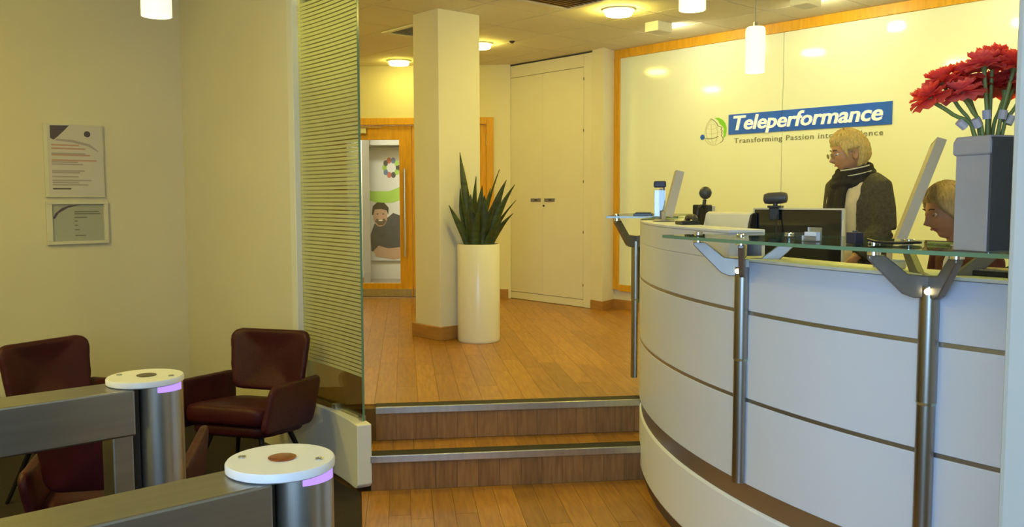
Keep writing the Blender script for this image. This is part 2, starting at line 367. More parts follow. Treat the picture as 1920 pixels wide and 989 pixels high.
# curved curb with glass screen (left of the steps)
cl = [(2.475,4.87),(2.478,4.65),(2.472,4.43),(2.445,4.20),(2.408,4.03)]
cp = catmull([(x, y, 0) for x, y in cl], 6)
b = nb(); rs = []
for i, p in enumerate(cp):
    t = (cp[min(i+1,len(cp)-1)] - cp[max(i-1,0)]).normalized(); nn = Vector((-t.y, t.x, 0)); w = .082
    q = p + nn*w; zb = .012
    if i >= len(cp)-3: zb = (.014, .022, .045)[i-len(cp)+3]
    rs.append([(p.x, p.y, zb), (q.x, q.y, zb), (q.x, q.y, .375), (p.x, p.y, .375)])
rings(b, rs); cb = obj('curb', b, M_curb, None, bevel=.006); struct(cb, 'curved white curb carrying the glass screen beside the steps', 'curb')
gs = thing('glass_screen', 'tall curved glass screen with frosted stripes on the white curb', 'glass screen', (2.49, 4.45, .375))
gp = catmull([(2.515,4.80,0),(2.518,4.62,0),(2.512,4.42,0),(2.500,4.24,0),(2.486,4.09,0)], 8)
def ribbon(bm, path, off0, off1, z0, z1, o=(2.49,4.45,.375)):
    rs = []
    for i, p in enumerate(path):
        t = (path[min(i+1,len(path)-1)] - path[max(i-1,0)]).normalized(); nn = Vector((-t.y, t.x, 0))
        a = p + nn*off0; c = p + nn*off1
        rs.append([(a.x-o[0], a.y-o[1], z0-o[2]), (c.x-o[0], c.y-o[1], z0-o[2]), (c.x-o[0], c.y-o[1], z1-o[2]), (a.x-o[0], a.y-o[1], z1-o[2])])
    rings(bm, rs)
b = nb(); ribbon(b, gp, -.005, .005, .378, ZC-.002); obj('pane', b, M_screen, gs, 30)
e0, e1 = gp[-1], gp[-1] + (gp[-1]-gp[-2]).normalized()*.003
b = nb(); ribbon(b, [e0, e1], -.006, .006, .378, ZC-.002); obj('polished_edge', b, M_gedge, gs)
b = nb(); z = .62
while z < 2.72:
    n0 = 0; n1 = len(gp)-1
    ribbon(b, gp[n0:n1+1][:], -.0075, -.0055, z, z+.0155); z += .0228
o = obj('frosted_stripes', b, M_frost, gs); o['kind'] = 'stuff'
for k in (-2, -18): b = nb(); p = gp[k]; box(b, p.x-.012-2.49, p.x+.012-2.49, p.y-.02-4.45, p.y+.02-4.45, 0, .03); obj('clamp', b, M_steel, gs, bevel=.003)

# ---- reception desk
rd = thing('reception_desk', 'curved white reception desk with steel posts and glass shelves', 'desk', (DC[0], DC[1], 0))
c0 = (0, 0)
def darc(name, r0, r1, a0, a1, z0, z1, m, parent=rd, n=None, bevel=0):
    b = nb(); arc(b, c0, r0, r1, a0, a1, z0, z1, n or max(3, int(abs(a1-a0)/1.5))); return obj(name, b, m, parent, 25, bevel=bevel)
A0, A1 = 112, 192
darc('skirting', 2.75, 3.385, A0-2, A1, 0, .075, M_dskirt)
darc('plinth', 2.75, 3.412, A0-2, A1, .075, .372, mat('plinth_paint', (.74,.75,.80), .5), bevel=.012)
darc('base_rail', 3.30, 3.402, A0, A1, .372, .458, M_strip)
pd = [112, 125, 159, 173, 192]
rows = [(.462, .792), (.806, 1.139), (1.153, 1.345)]
for a, e in zip(pd, pd[1:]):
    for z0, z1 in rows: darc('panel', 3.385, DR, a+.12, e-.12, z0, z1, M_white, bevel=.0025)
    for z in (.792, 1.139): darc('joint_strip', 3.36, DR-.002 + .001, a+.12, e-.12, z+.0005, z+.0135, M_strip)
darc('core', 3.33, 3.384, A0, A1, .458, 1.34, mat('desk_core', (.35,.34,.32), .7))
darc('panel', 3.375, DR, A0+.1, 125, 1.3465, 1.452, M_white); darc('panel', 3.375, DR, 125, 157, 1.3465, 1.452, M_white)
darc('top_cap', 3.14, DR+.001, A0, 139, 1.4525, 1.466, M_white, bevel=.003)
darc('top_cap', 3.25, DR+.001, 139.02, 157, 1.4525, 1.466, M_white, bevel=.003)
darc('top_cap', 3.22, DR+.001, 157.02, A1, 1.3465, 1.358, M_cab, bevel=.002)
darc('inner_screen', 3.25, 3.265, A0, 157, 1.12, 1.4525, M_white)
darc('worktop', 2.60, 3.325, A0, A1, 1.085, 1.115, mat('worktop_laminate', (.62,.58,.48), .4))
for a in (113, 135, 156, 178, 191): darc('gable', 2.65, 3.30, a, a+.5, .3725, 1.084, M_white, n=1)
M_hot = emitmat('stub_glow', (1, .88, .5), 5)
def post(a, zg, off=.012):
    rp = DR+off; x, y = rp*math.cos(math.radians(a)), rp*math.sin(math.radians(a)); ra = math.radians(a)
    def ring_sec(bm, r, th0, th1, z0, z1, n=20, thick=None):
        if thick is None: tube(bm, [(x, y, z0), (x, y, z1)], r, 24)
        else:
            rs = []
            for i in range(n+1):
                t = ra + th0 + (th1-th0)*i/n; c, s = math.cos(t), math.sin(t)
                rs.append([(x+(r-thick)*c, y+(r-thick)*s, z0), (x+r*c, y+r*s, z0), (x+r*c, y+r*s, z1), (x+(r-thick)*c, y+(r-thick)*s, z1)])
            rings(bm, rs)
    b = nb(); ring_sec(b, .030, 0, 0, .965, 1.325); p = obj('post', b, M_pole, rd, 40)
    b = nb(); ring_sec(b, .028, -1.75, 1.75, .465, .965, thick=.012); obj('half_pole', b, M_pole, p, 30)
    b = nb(); ring_sec(b, .0145, 0, 0, .465, .975); obj('inner_rod', b, M_steel, p, 40)
    b = nb(); rings(b, [[(x+r_*math.cos(2*PI*k/20), y+r_*math.sin(2*PI*k/20), z) for k in range(20)] for r_, z in ((.024,.94),(.031,.965))]); obj('collar', b, mat('green_tint_steel', (.42,.50,.40), .25, metal=.9), p, 40)
    prof = [(.0,1.295),(.045,1.292),(.075,1.302),(.165,1.418),(.185,zg-.026),(.135,zg-.026),(.118,1.41),(.062,1.352),(.03,1.36),(.02,zg-.026),(0,zg-.026)]
    prof = [(.0,1.290),(.05,1.288),(.082,1.300),(.19,zg-.034),(.19,zg-.022),(.142,zg-.022),(.070,1.362),(.0,1.356)]
    for q in (53, 143, 233, 323):
        t = ra + math.radians(q); u = Vector((math.cos(t), math.sin(t), 0)); w = Vector((-u.y, u.x, 0))
        M = Matrix(((u.x, 0, w.x, x), (u.y, 0, w.y, y), (0, 1, 0, 0), (0, 0, 0, 1))) @ Matrix.Translation((0, 0, -.011))
        b = nb(); slab(b, prof, M, .022); obj('bracket_arm', b, M_arm, p, bevel=.003)
        dx, dy = x+u.x*.172, y+u.y*.172
        b = nb(); lathe(b, [(0,-.022),(.021,-.022),(.021,-.0005),(0,-.0005)], 20, (dx, dy, zg)); lathe(b, [(0,.0125),(.018,.0125),(.018,.017),(.016,.019),(0,.019)], 20, (dx, dy, zg)); obj('glass_fixing', b, M_chrome, p, 40)
    u = Vector((math.cos(ra+.35), math.sin(ra+.35), 0)); b = nb(); tube(b, [(x+u.x*.004, y+u.y*.004, 1.31), (x+u.x*.036, y+u.y*.036, 1.31)], .010, 10); obj('glow_stub', b, M_hot, p, 40)  # short glowing stub at the head of the post
ZG = 1.442
post(124.6, 1.475, .042); post(158.9, ZG); post(172.9, ZG)
def shelf(r0, r1, a0, a1, zg):
    darc('glass_shelf', r0, r1, a0, a1, zg, zg+.012, M_glass)
    o = darc('glass_edge', r1, r1+.0015, a0, a1, zg+.0005, zg+.0115, M_gedge); darc('glass_edge', r0-.0015, r0, a0, a1, zg+.0005, zg+.0115, M_gedge)
    darc('glass_edge', r0, r1, a0-.02, a0, zg+.0005, zg+.0115, M_gedge, n=1)
shelf(3.20, 3.615, 116, 130, 1.475)
shelf(3.22, 3.75, 157.9, 187, ZG)

# ---- built-in cabinet
cab = thing('built_in_cabinet', 'tall cream double-door cabinet built in beside the feature wall', 'cabinet', (6.84, 7.25, ZU))
def cbx(n, x0, x1, y0, y1, z0, z1, m, p=cab, bevel=0): return bx(n, x0-6.84, x1-6.84, y0-7.25, y1-7.25, z0-ZU, z1-ZU, m, p, bevel)
cbx('body', 6.862, 7.30, 6.535, 7.96, ZU, ZC-.02, M_line)
cbx('side_stile', 6.838, 6.862, 6.535, 6.655, ZU+.004, ZC-.02, M_cab); cbx('side_stile', 6.838, 6.862, 7.925, 7.985, ZU+.004, ZC-.02, M_cab)
cbx('top_rail', 6.842, 6.862, 6.661, 7.920, 2.995, ZC-.02, M_cab); cbx('plinth_board', 6.842, 6.862, 6.661, 7.920, ZU+.006, .475, M_cab)
YS = 7.305
for y0, y1, hy in ((6.661, YS-.0015, YS-.115), (YS+.0015, 7.920, YS+.115)):
    d = cbx('cabinet_door', 6.840, 6.862, y0, y1, .480, 2.990, M_cab, bevel=.002)
    h = cbx('recessed_handle', 6.834, 6.842, hy-.085, hy+.085, 1.545, 1.585, M_steel, d, bevel=.002)
    cbx('handle_cup', 6.832, 6.8345, hy-.03, hy+.015, 1.557, 1.573, M_dark, d)
b = nb(); tube(b, [(6.828-6.84, YS-.02-7.25, 1.50-ZU), (6.841-6.84, YS-.02-7.25, 1.50-ZU)], .011, 14); obj('lock', b, M_dark, cab, 40)
for z in (.62, 1.2, 1.75, 2.3, 2.85): cbx('hinge_pin', 6.834, 6.842, 6.654, 6.662, z, z+.03, M_dark)

# ---- notices on the lounge wall
def notice(x0, x1, z0, z1, label, framed):
    xc = (x0+x1)/2; t = thing('wall_notice' if not framed else 'framed_notice', label, 'notice', (xc, 6.57, z0)); w = (x1-x0)/2; h = z1-z0
    M_paper = mat('paper_lilac', (.66,.63,.66), .6, noise=.05, nscale=5); M_pf = mat('frame_white', (.72,.70,.62), .45)
    if framed:
        f = .022
        for a in ((-w,w,0,f),(-w,w,h-f,h),(-w,-w+f*1.7,f,h-f),(w-f*1.3,w,f,h-f)): bx('frame_bar', a[0], a[1], -.030, -.002, a[2], a[3], M_pf, t, bevel=.004)
        bx('sheet', -w+f, w-f, -.012, -.003, f, h-f, mat('sheet_grey', (.42,.43,.40), .3, coat=.3), t)
    else:
        bx('board', -w, w, -.026, -.002, 0, h, M_pf, t, bevel=.003); bx('sheet', -w+.022, w-.005, -.0275, -.026, .012, h-.006, M_paper, t)
    return t, w, h
M_ink = mat('ink_violet', (.10,.08,.13), .6); M_ink2 = mat('ink_faint', (.42,.38,.44), .6); M_ink3 = mat('ink_red', (.55,.33,.30), .6)
t, w, h = notice(1.527, 1.905, 1.605, 2.105, 'white notice board with red and grey lines of print on the lounge wall', False)
def flat(name, pts, y, m, parent):
    b = nb(); M = Matrix(((1,0,0,0),(0,0,1,y),(0,1,0,0),(0,0,0,1))); slab(b, pts, M, -.0008); return obj(name, b, m, parent)
flat('corner_swoosh', [(-.15,.485),(-.15,.40),(-.128,.39),(-.105,.41),(-.06,.455),(-.03,.49)], -.0275, M_ink, t)
flat('swoosh_line', [(-.12,.385),(-.02,.376),(.09,.352),(.15,.315),(.155,.32),(.10,.366),(-.01,.392),(-.11,.398)], -.0275, M_ink2, t)
flat('round_logo', [(.085+.021*math.cos(k*PI/9), .435+.021*math.sin(k*PI/9)) for k in range(18)], -.0275, M_ink, t)
for k, (z, x1, m) in enumerate(((.355,.03,M_ink3),(.332,.07,M_ink3),(.298,.07,M_ink2),(.288,.10,M_ink3),(.252,.14,M_ink3),(.24,.02,M_ink2),(.225,.05,M_ink2),(.18,.06,M_ink2),(.168,.03,M_ink2),(.14,.02,M_ink2),(.115,.10,M_ink2),(.10,.02,M_ink2),(.085,.08,M_ink2),(.058,-.03,M_ink))):
    flat('print_line', [(-.145,z-.005),(x1,z-.005),(x1,z+.005),(-.145,z+.005)], -.0275, m, t)
t, w, h = notice(1.525, 1.922, 1.28, 1.578, 'small white-framed grey landscape notice directly under the larger notice', True)
flat('arc_print', [(-.155,.185),(-.14,.215),(-.10,.25),(-.05,.268),(.02,.272),(-.06,.252),(-.12,.215),(-.145,.175)], -.012, M_ink, t)
for z, x0, x1 in ((.225,-.02,.14),(.21,-.02,.15),(.185,-.02,.06),(.16,-.02,.0),(.13,-.02,.0),(.10,-.02,.01),(.06,-.02,.05)):
    flat('print_line', [(x0,z-.004),(x1,z-.004),(x1,z+.004),(x0,z+.004)], -.0122, mat('ink_grey', (.20,.20,.19), .6), t)

# ---- ceiling lights, pendants, vents
def downlight(x, y, label, group='round ceiling lights', k=105):
    t = thing('ceiling_light', label, 'ceiling light', (x, y, ZC), group=group)
    b = nb(); lathe(b, [(.0,-.001),(.135,-.001),(.135,-.012),(.128,-.016),(.112,-.016),(.112,-.006),(0,-.006)], 36); obj('trim_ring', b, M_curb, t, 40)
    b = nb(); lathe(b, [(.0,-.0065),(.105,-.0065),(.112,-.02),(.112,-.042),(.102,-.052),(0,-.054)], 36); obj('diffuser', b, M_lamps[k], t, 40)
downlight(5.522, 4.979, 'round glowing ceiling light above the open floor, right of the column')
downlight(5.664, 8.44, 'round glowing ceiling light in front of the glazed door', k=32)
downlight(5.66, 6.98, 'round glowing ceiling light peeping out from behind the column', k=55)
for x, y, k in ((5.6, 2.9, 125), (5.6, .9, 105), (3.6, 4.3, 125), (3.7, 7.6, 125), (.1, 4.5, 165), (-.8, 3.2, 165), (.4, .9, 32), (3.35, 1.45, 105)): downlight(x, y, 'added round ceiling light out of view, brightening the rest of the room', 'added ceiling lights out of view', k)  # unseen downlights added to brighten the lounge, desk and upper level
cl_ = thing('corridor_fill_light', 'unseen square light added to brighten the corridor behind the glazed door', 'ceiling light', (5.533+.0*.709+.6*.705, 9.143+.6*.709, ZC), DA)  # extra light added to brighten the corridor behind the door glass
bx('diffuser', -.5, .1, -.15, .15, -.03, -.002, emitmat('corridor_fill_diffuser', (1,.93,.75), 120), cl_); bx('light_frame', -.52, .12, -.17, .17, -.0019, -.0005, M_curb, cl_)
def pendant(x, y, label, zb):
    t = thing('pendant_lamp', label, 'pendant lamp', (x, y, ZC), group='white glass pendant lamps')
    b = nb(); lathe(b, [(0,-.03),(.035,-.03),(.05,-.012),(.05,0),(0,0)], 24); obj('ceiling_rose', b, M_curb, t, 40)
    b = nb(); tube(b, [(0,0,-.02),(0,0,zb+.30-ZC)], .0035, 8); obj('cord', b, mat('cord_grey', (.35,.33,.28), .5), t)
    b = nb(); lathe(b, [(0,.31),(.012,.31),(.014,.285),(.02,.283),(.02,.278),(0,.278)], 20, (0,0,zb-ZC)); obj('lamp_holder', b, M_chrome, t, 40)
    b = nb(); lathe(b, [(0,.279),(.05,.279),(.058,.270),(.060,.25),(.060,0),(.055,0),(.055,.25),(0,.268)], 32, (0,0,zb-ZC)); obj('shade', b, M_opal, t, 40)
    b = nb(); lathe(b, [(0,.06),(.018,.075),(.03,.105),(.03,.13),(.018,.17),(.014,.24),(0,.24)], 20, (0,0,zb-ZC)); obj('bulb', b, M_bulb, t, 40)
M_opal = mat('opal_glass', (.92,.88,.72), .35, emit=(1,.86,.5), estr=1.1); M_bulb = emitmat('bulb', (1,.82,.45), 40)
pendant(4.782, 3.173, 'white cylinder pendant lamp hanging whole in view before the feature wall', 2.372)
pendant(3.263, 2.498, 'white cylinder pendant lamp cut by the top edge above the desk', 2.44)
pendant(1.311, 3.726, 'white cylinder pendant lamp above the lounge at upper left', 2.345)
def washer(x, y, label):
    t = thing('wall_washer', label, 'spotlight', (x, y, ZC), group='box wall washers')
    b = nb(); box(b, -.10, .10, -.075, .075, -.085, -.001); obj('housing', b, M_curb, t, bevel=.005)
    b = nb(); box(b, .1005, .1035, -.06, .06, -.075, -.02); obj('lens', b, M_wash, t)
    b = nb(); tube(b, [(.103, -.066, -.03), (.112, -.066, -.03)], .008, 10); obj('screw_knob', b, M_chrome, t, 40)
M_wash = emitmat('washer_lens', (1, .89, .48), 180)
washer(6.216, 5.127, 'white box wall washer on the ceiling beside the oak frame corner')
washer(6.244, 3.70, 'white box wall washer cut by the top edge above the logo')
washer(6.244, 2.25, 'white box wall washer out of view above the right of the feature wall')
def vent(x0, x1, y0, y1, label, m):
    t = thing('ceiling_vent', label, 'vent', ((x0+x1)/2, (y0+y1)/2, ZC), group='square ceiling vents'); w, h = (x1-x0)/2, (y1-y0)/2; f = .05
    for a in ((-w,w,-h,-h+f),(-w,w,h-f,h),(-w,-w+f,-h+f,h-f),(w-f,w,-h+f,h-f)): bx('vent_frame', *a, -.014, -.001, M_curb, t, bevel=.004)
    bx('backing', -w+f, w-f, -h+f, h-f, -.0035, -.001, m, t)
    n = 9
    for k in range(n):
        y = -h+f + (2*h-2*f)*(k+.5)/n; b = nb(); box(b, -w+f, w-f, -.014, .014, -.001, .001, Matrix.Translation((0, y, -.008)) @ Matrix.Rotation(.5, 4, 'X')); obj('slat', b, M_curb if m is M_line else M_skirt, t)
vent(4.572, 5.13, 6.54, 7.10, 'square slatted ceiling vent half hidden behind the column', M_line)
vent(4.64, 5.19, 4.70, 5.25, 'square ceiling vent at the top edge near the round light', mat('vent_brown', (.30,.22,.10), .7))
b = nb(); lathe(b, [(0,-.022),(.01,-.022),(.022,-.012),(.03,-.004),(.03,-.001),(0,-.001)], 16); o = obj('sprinkler', b, M_dark, None, 40, loc=(5.826, 6.671, ZC)); tag(o, 'tiny dark sprinkler head on the ceiling left of the cabinet', 'sprinkler')
# ================================================================ TURNSTILES
def turnstile(cx, cy, label, ring_col, rz=0):
    t = thing('turnstile', label, 'turnstile', (cx, cy, 0), rz, group='steel turnstiles with white round readers')
    b = nb(); tube(b, [(0,0,0),(0,0,.998)], .076, 48); p = obj('post', b, M_steel, t, 40)
    b = nb(); lathe(b, [(0,0),(.10,0),(.10,.012),(.0,.012)], 36, (0,0,.0)); obj('floor_flange', b, M_steel, p, 40)
    b = nb(); lathe(b, [(0,.9985),(.114,.9985),(.119,1.002),(.119,1.016),(.116,1.020),(0,1.020)], 64, (-.038,.012,0)); d = obj('reader_disc', b, M_disc, t, 40)
    b = nb(); lathe(b, [(0,1.0202),(.030,1.0202),(.031,1.0225),(.027,1.0235),(0,1.0245)], 28, (-.034,.012,0)); obj('reader_button', b, mat('reader_'+ring_col[0], ring_col[1], .22, metal=.7, noise=.4, nscale=60), d, 40)
    for k in (0, 1):
        a = 2.35 + PI*k; c = (-.038+.088*math.cos(a), .012+.088*math.sin(a), 0)
        b = nb(); lathe(b, [(0,1.0202),(.009,1.0202),(.009,1.0225),(.007,1.0235),(.003,1.0235),(.002,1.0215),(0,1.0215)], 14, c); obj('screw', b, M_dark if 0 else M_steel, d, 40)
    rs = []
    for i in range(13):
        a = -1.95 + 1.15*i/12; c, s = math.cos(a), math.sin(a); r0, r1 = .060, .0775
        rs.append([(r0*c, r0*s, .974), (r1*c, r1*s, .974), (r1*c, r1*s, .9975), (r0*c, r0*s, .9975)])
    b = nb(); rings(b, rs); obj('led_window', b, M_glow, t, 40)
    bx('beam', -1.55, -.100, -.078, .082, .85, .998, M_steelh, t, bevel=.006)
    bx('shadow_gap', -.0995, -.074, -.03, .035, .0, .99, M_black, t)
    bx('leg_panel', -.165, -.102, -.055, .06, 0, .85, M_steelh, t, bevel=.005); bx('leg_panel', -1.50, -1.42, -.055, .06, 0, .85, M_steelh, t, bevel=.005)
    return t
turnstile(.990, 2.905, 'steel turnstile farther off, nearest the armchairs', ('brass', (.30,.24,.14)))
turnstile(.905, 1.768, 'nearest steel turnstile with a copper-coloured reader button', ('copper', (.50,.16,.07)))

# ================================================================ ARMCHAIRS
def rounded_rect(w, h, r, n=5):
    out = []
    for cx_, cy_, a0 in ((w-r, h-r, 0), (-w+r, h-r, 90), (-w+r, -h+r, 180), (w-r, -h+r, 270)):
        for k in range(n+1): a = math.radians(a0+90*k/n); out.append((cx_+r*math.cos(a), cy_+r*math.sin(a)))
    return out
def pillow(bm, w, h, r, thick, fmap, n=5):
    """rounded panel: inner rings inflate; fmap(u,v,d) -> position"""
    base = rounded_rect(w, h, r, n); layers = []
    prof = [(.80,0,.5),(.93,.004,.46),(.985,0,.36),(1.0,0,.15),(1.0,0,-.15),(.985,0,-.36),(.93,0,-.46),(.80,0,-.5)]
    cen1 = bm.verts.new(fmap(0, 0, thick*.5)); cen2 = bm.verts.new(fmap(0, 0, -thick*.5)); L = []
    inner = [(.25,0,.5),(.5,0,.5)]
    allp = [(s, d) for s, _, d in inner] + [(s, d) for s, _, d in prof] + [(.5,-.5),(.25,-.5)]
    for s, d in allp: L.append([bm.verts.new(fmap(u*s, v*s, thick*d)) for u, v in base])
    m = len(base)
    for a, c in zip(L, L[1:]):
        for i in range(m): bm.faces.new((a[i], a[(i+1)%m], c[(i+1)%m], c[i]))
    for i in range(m): bm.faces.new((cen1, L[0][i], L[0][(i+1)%m])); bm.faces.new((cen2, L[-1][(i+1)%m], L[-1][i]))
def armchair(x, y, rz, label):
    # local +x = facing direction
    t = thing('armchair', label, 'armchair', (x, y, .003), rz, group='maroon leather armchairs in the lounge')
    b = nb(); pillow(b, .255, .26, .09, .11, lambda u, v, d: Vector((u+.015, v, .405 + d + .03*(u/.26) + .012*(1-(v/.26)**2)))); s = remeshed('seat', b, M_leather, t, .011, 8)
    b = nb(); pillow(b, .24, .245, .09, .07, lambda u, v, d: Vector((u*.97+.0, v*.97, .325 + d + .03*(u/.26)))); remeshed('seat_shell', b, M_leather, s, .011, 8)
    def backmap(u, v, d):      # u across, v up
        z = .655 + v; lean = -.235 - .16*(v+.17) ; curve = .055*(u/.25)**2
        return Vector((lean + curve + d, u*(1+.06*v/.17), z))
    b = nb(); pillow(b, .245, .175, .055, .055, backmap); bk = remeshed('backrest', b, M_leather, t, .010, 8)
    for sy in (-1, 1):
        def armmap(u, v, d, sy=sy):
            # u along depth (front +), v up
            k = (u+.27)/.54
            topz = .575 + .035*k ; botz = .30 + .06*k
            z = (topz+botz)/2 + v/.135*(topz-botz)/2
            yy = sy*(.268 + .014*k + .016*(v/.135) ) + d
            return Vector((u+.01 - .03*(v/.135), yy, z))
        b = nb(); pillow(b, .275, .135, .05, .042, armmap); remeshed('armrest', b, M_leather, t, .009, 6)
    for sx in (-1, 1):
        for sy in (-1, 1):
            b = nb(); tube(b, [(sx*.13, sy*.15, .315), (sx*.23, sy*.245, 0)], [.016, .010], 10); obj('leg', b, M_leg, t, 40)
    b = nb(); box(b, -.15, .15, -.17, .17, .295, .312); obj('seat_bracket', b, M_leg, t)
    return t
ch0 = armchair(2.06, 4.60, math.atan2(-.52, -.80), 'maroon leather armchair against the wall by the glass screen')
c = copy_tree(ch0); c.location = (1.25, 4.97, .003); c.rotation_euler.z = math.atan2(-.95, .33); c['label'] = 'maroon leather armchair at far left below the two notices'
c = copy_tree(ch0); c.location = (1.09, 3.67, .003); c.rotation_euler.z = math.atan2(.80, .45); c['label'] = 'maroon leather armchair hidden behind the farther turnstile, its back turned'

# ================================================================ PLANTER
pl = thing('planter', 'tall white cylindrical planter beside the column', 'planter', (4.60, 5.70, ZU))
b = nb(); lathe(b, [(0,0),(.170,0),(.176,.006),(.178,.02),(.178,.815),(.175,.82),(.168,.82),(.166,.815),(.166,.77),(0,.77)], 56); obj('pot', b, mat('planter_gloss', (.80,.77,.66), .3, coat=.2), pl, 40)
b = nb(); lathe(b, [(0,.79),(.08,.792),(.1655,.785)], 28); obj('soil', b, mat('soil', (.02,.014,.008), .95, bump=.6, bscale=80), pl, 60)
plant = thing('snake_plant', 'spiky dark green snake plant in the white planter', 'plant', (4.60, 5.70, ZU+.785))
M_leaf = mat('snake_leaf', (.060,.085,.018), .5, noise=1, noise2=(.022,.034,.010), nscale=9, stretch=(1,1,3), rand=.25)
M_leafe = mat('leaf_margin', (.34,.34,.10), .5)
VR = Vector((.7536, -.657, 0)); VF = Vector((.657, .7536, 0))
rl = random.Random(3)
# (dx across the view at base, dx at tip, tip height, depth base, depth tip, width)
leaves = [(-.07,-.155,.80,.02,.05,.030),(-.09,-.24,.36,-.04,-.10,.028),(-.08,-.20,.50,.05,.12,.028),(-.03,-.02,.60,.03,.05,.034),(-.05,-.115,.58,.08,.12,.030),(.0,.035,.52,-.02,-.03,.034),(.03,.10,.50,.05,.08,.034),(.05,.055,.44,-.06,-.09,.036),(.06,.235,.57,.02,.06,.036),(.08,.305,.53,-.02,-.05,.034),(.09,.315,.40,.06,.12,.030),(.09,.29,.29,-.05,-.10,.032),(.04,.155,.42,-.08,-.14,.032),(-.02,.02,.36,-.10,-.15,.036),(.0,.11,.47,.09,.17,.032),(-.05,-.06,.45,-.06,-.08,.034),(.07,.20,.25,-.08,-.13,.030),(.02,.175,.66,.08,.13,.022),(-.01,-.06,.38,-.08,-.12,.03),(.05,.13,.33,.0,-.02,.034)]
for (d0, d1, h, e0, e1, w) in leaves:
    b = nb(); n = 9; L = []; E_ = []
    tw = rl.uniform(-.6, .6); fold = .35
    for i in range(n+1):
        k = i/n; cpos = VR*(d0 + (d1-d0)*(k**1.35)) + VF*(e0 + (e1-e0)*(k**1.35)) + Vector((0,0,h*k*(1-.08*k)/.92))
        ww = 1.22*w*(.62+.38*math.sin(min(1,k*1.7)*PI/2))*(1-k**3.2) + .0012
        cpos.y = min(cpos.y, .155); a = tw + .9*k*(1 if rl.random() > .5 else 1); side = VR*math.cos(a) + VF*math.sin(a); nrm = Vector((-side.y, side.x, 0))
        L.append([cpos - side*ww + nrm*ww*fold, cpos - side*ww*.8 + nrm*ww*fold*.75, cpos - nrm*.0, cpos + side*ww*.8 + nrm*ww*fold*.75, cpos + side*ww + nrm*ww*fold,
                  cpos + side*ww*.8 + nrm*(ww*fold*.75-.004), cpos - nrm*.005, cpos - side*ww*.8 + nrm*(ww*fold*.75-.004)])
    V = rings(b, L); b.faces.ensure_lookup_table()
    for f in b.faces:
        idx = set()
        for r_ in V:
            for q, v in enumerate(r_):
                if v in f.verts: idx.add(q)
        f.material_index = 1 if idx in ({0,1},{3,4}) else 0
    obj('leaf', b, [M_leaf, M_leafe], plant, 60)

# ================================================================ SIGN ON THE FEATURE WALL
sg = thing('company_sign', 'blue sign with white raised lettering on the feature wall', 'sign', (7.05, 4.162, 2.185))
SM = Matrix(((0,0,-1,0),(-1,0,0,0),(0,1,0,0),(0,0,0,1)))         # sign u -> -Y, v -> Z, w -> -X
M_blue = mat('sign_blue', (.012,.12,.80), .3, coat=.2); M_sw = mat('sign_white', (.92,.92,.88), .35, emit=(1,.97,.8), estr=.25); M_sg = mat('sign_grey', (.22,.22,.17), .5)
for u0, u1 in ((-.787, -.222), (-.216, .787)):
    b = nb(); slab(b, [(u0,0),(u1,0),(u1,.187),(u0,.187)], SM, .010); obj('blue_panel', b, M_blue, sg, bevel=.0015)
def text(body, size, width, u, v, w0, depth, m, parent, shear=0, off=0, space=1.0, name='letter'):
    cu = bpy.data.curves.new('txt', 'FONT'); cu.body = body; cu.size = size; cu.shear = shear; cu.offset = off; cu.space_character = space; cu.extrude = depth/2; cu.resolution_u = 3
    o = bpy.data.objects.new('txt', cu); COL.objects.link(o); dg = bpy.context.evaluated_depsgraph_get(); me = bpy.data.meshes.new_from_object(o.evaluated_get(dg)); bpy.data.objects.remove(o)
    xs = [q.co.x for q in me.vertices]; x0, x1 = min(xs), max(xs); k = width/(x1-x0)
    for q in me.vertices: c = q.co; q.co = SM @ Vector((u+(c.x-x0)*k, v+c.y, w0+depth/2+c.z))
    me.materials.append(m); q = bpy.data.objects.new(name, me); COL.objects.link(q); q.parent = parent; return q
def split_letters(o, parent):
    bm = nb(); bm.from_mesh(o.data); m = o.data.materials[0]; left = set(bm.verts); isl = []
    while left:
        st_ = [left.pop()]; comp = set(st_)
        while st_:
            for e in st_.pop().link_edges:
                for w in e.verts:
                    if w in left: left.discard(w); comp.add(w); st_.append(w)
        isl.append(comp)
    for comp in sorted(isl, key=lambda c: -max(v.co.y for v in c)):
        b2 = nb(); mp = {v: b2.verts.new(v.co) for v in comp}
        for f in bm.faces:
            if f.verts[0] in comp: b2.faces.new([mp[v] for v in f.verts])
        obj('letter', b2, m, parent, 40)
    bm.free(); bpy.data.objects.remove(o)
text('Teleperformance', .185, 1.44, -.725, .040, .0105, .012, M_sw, sg, shear=.20, off=.0032, space=.98, name='lettering'); split_letters(bpy.data.objects['lettering'], sg)
text('Transforming Passion into Excellence', .068, 1.44, -.725, -.083, .001, .004, M_sg, sg, space=1.12, name='strapline')['kind'] = 'stuff'
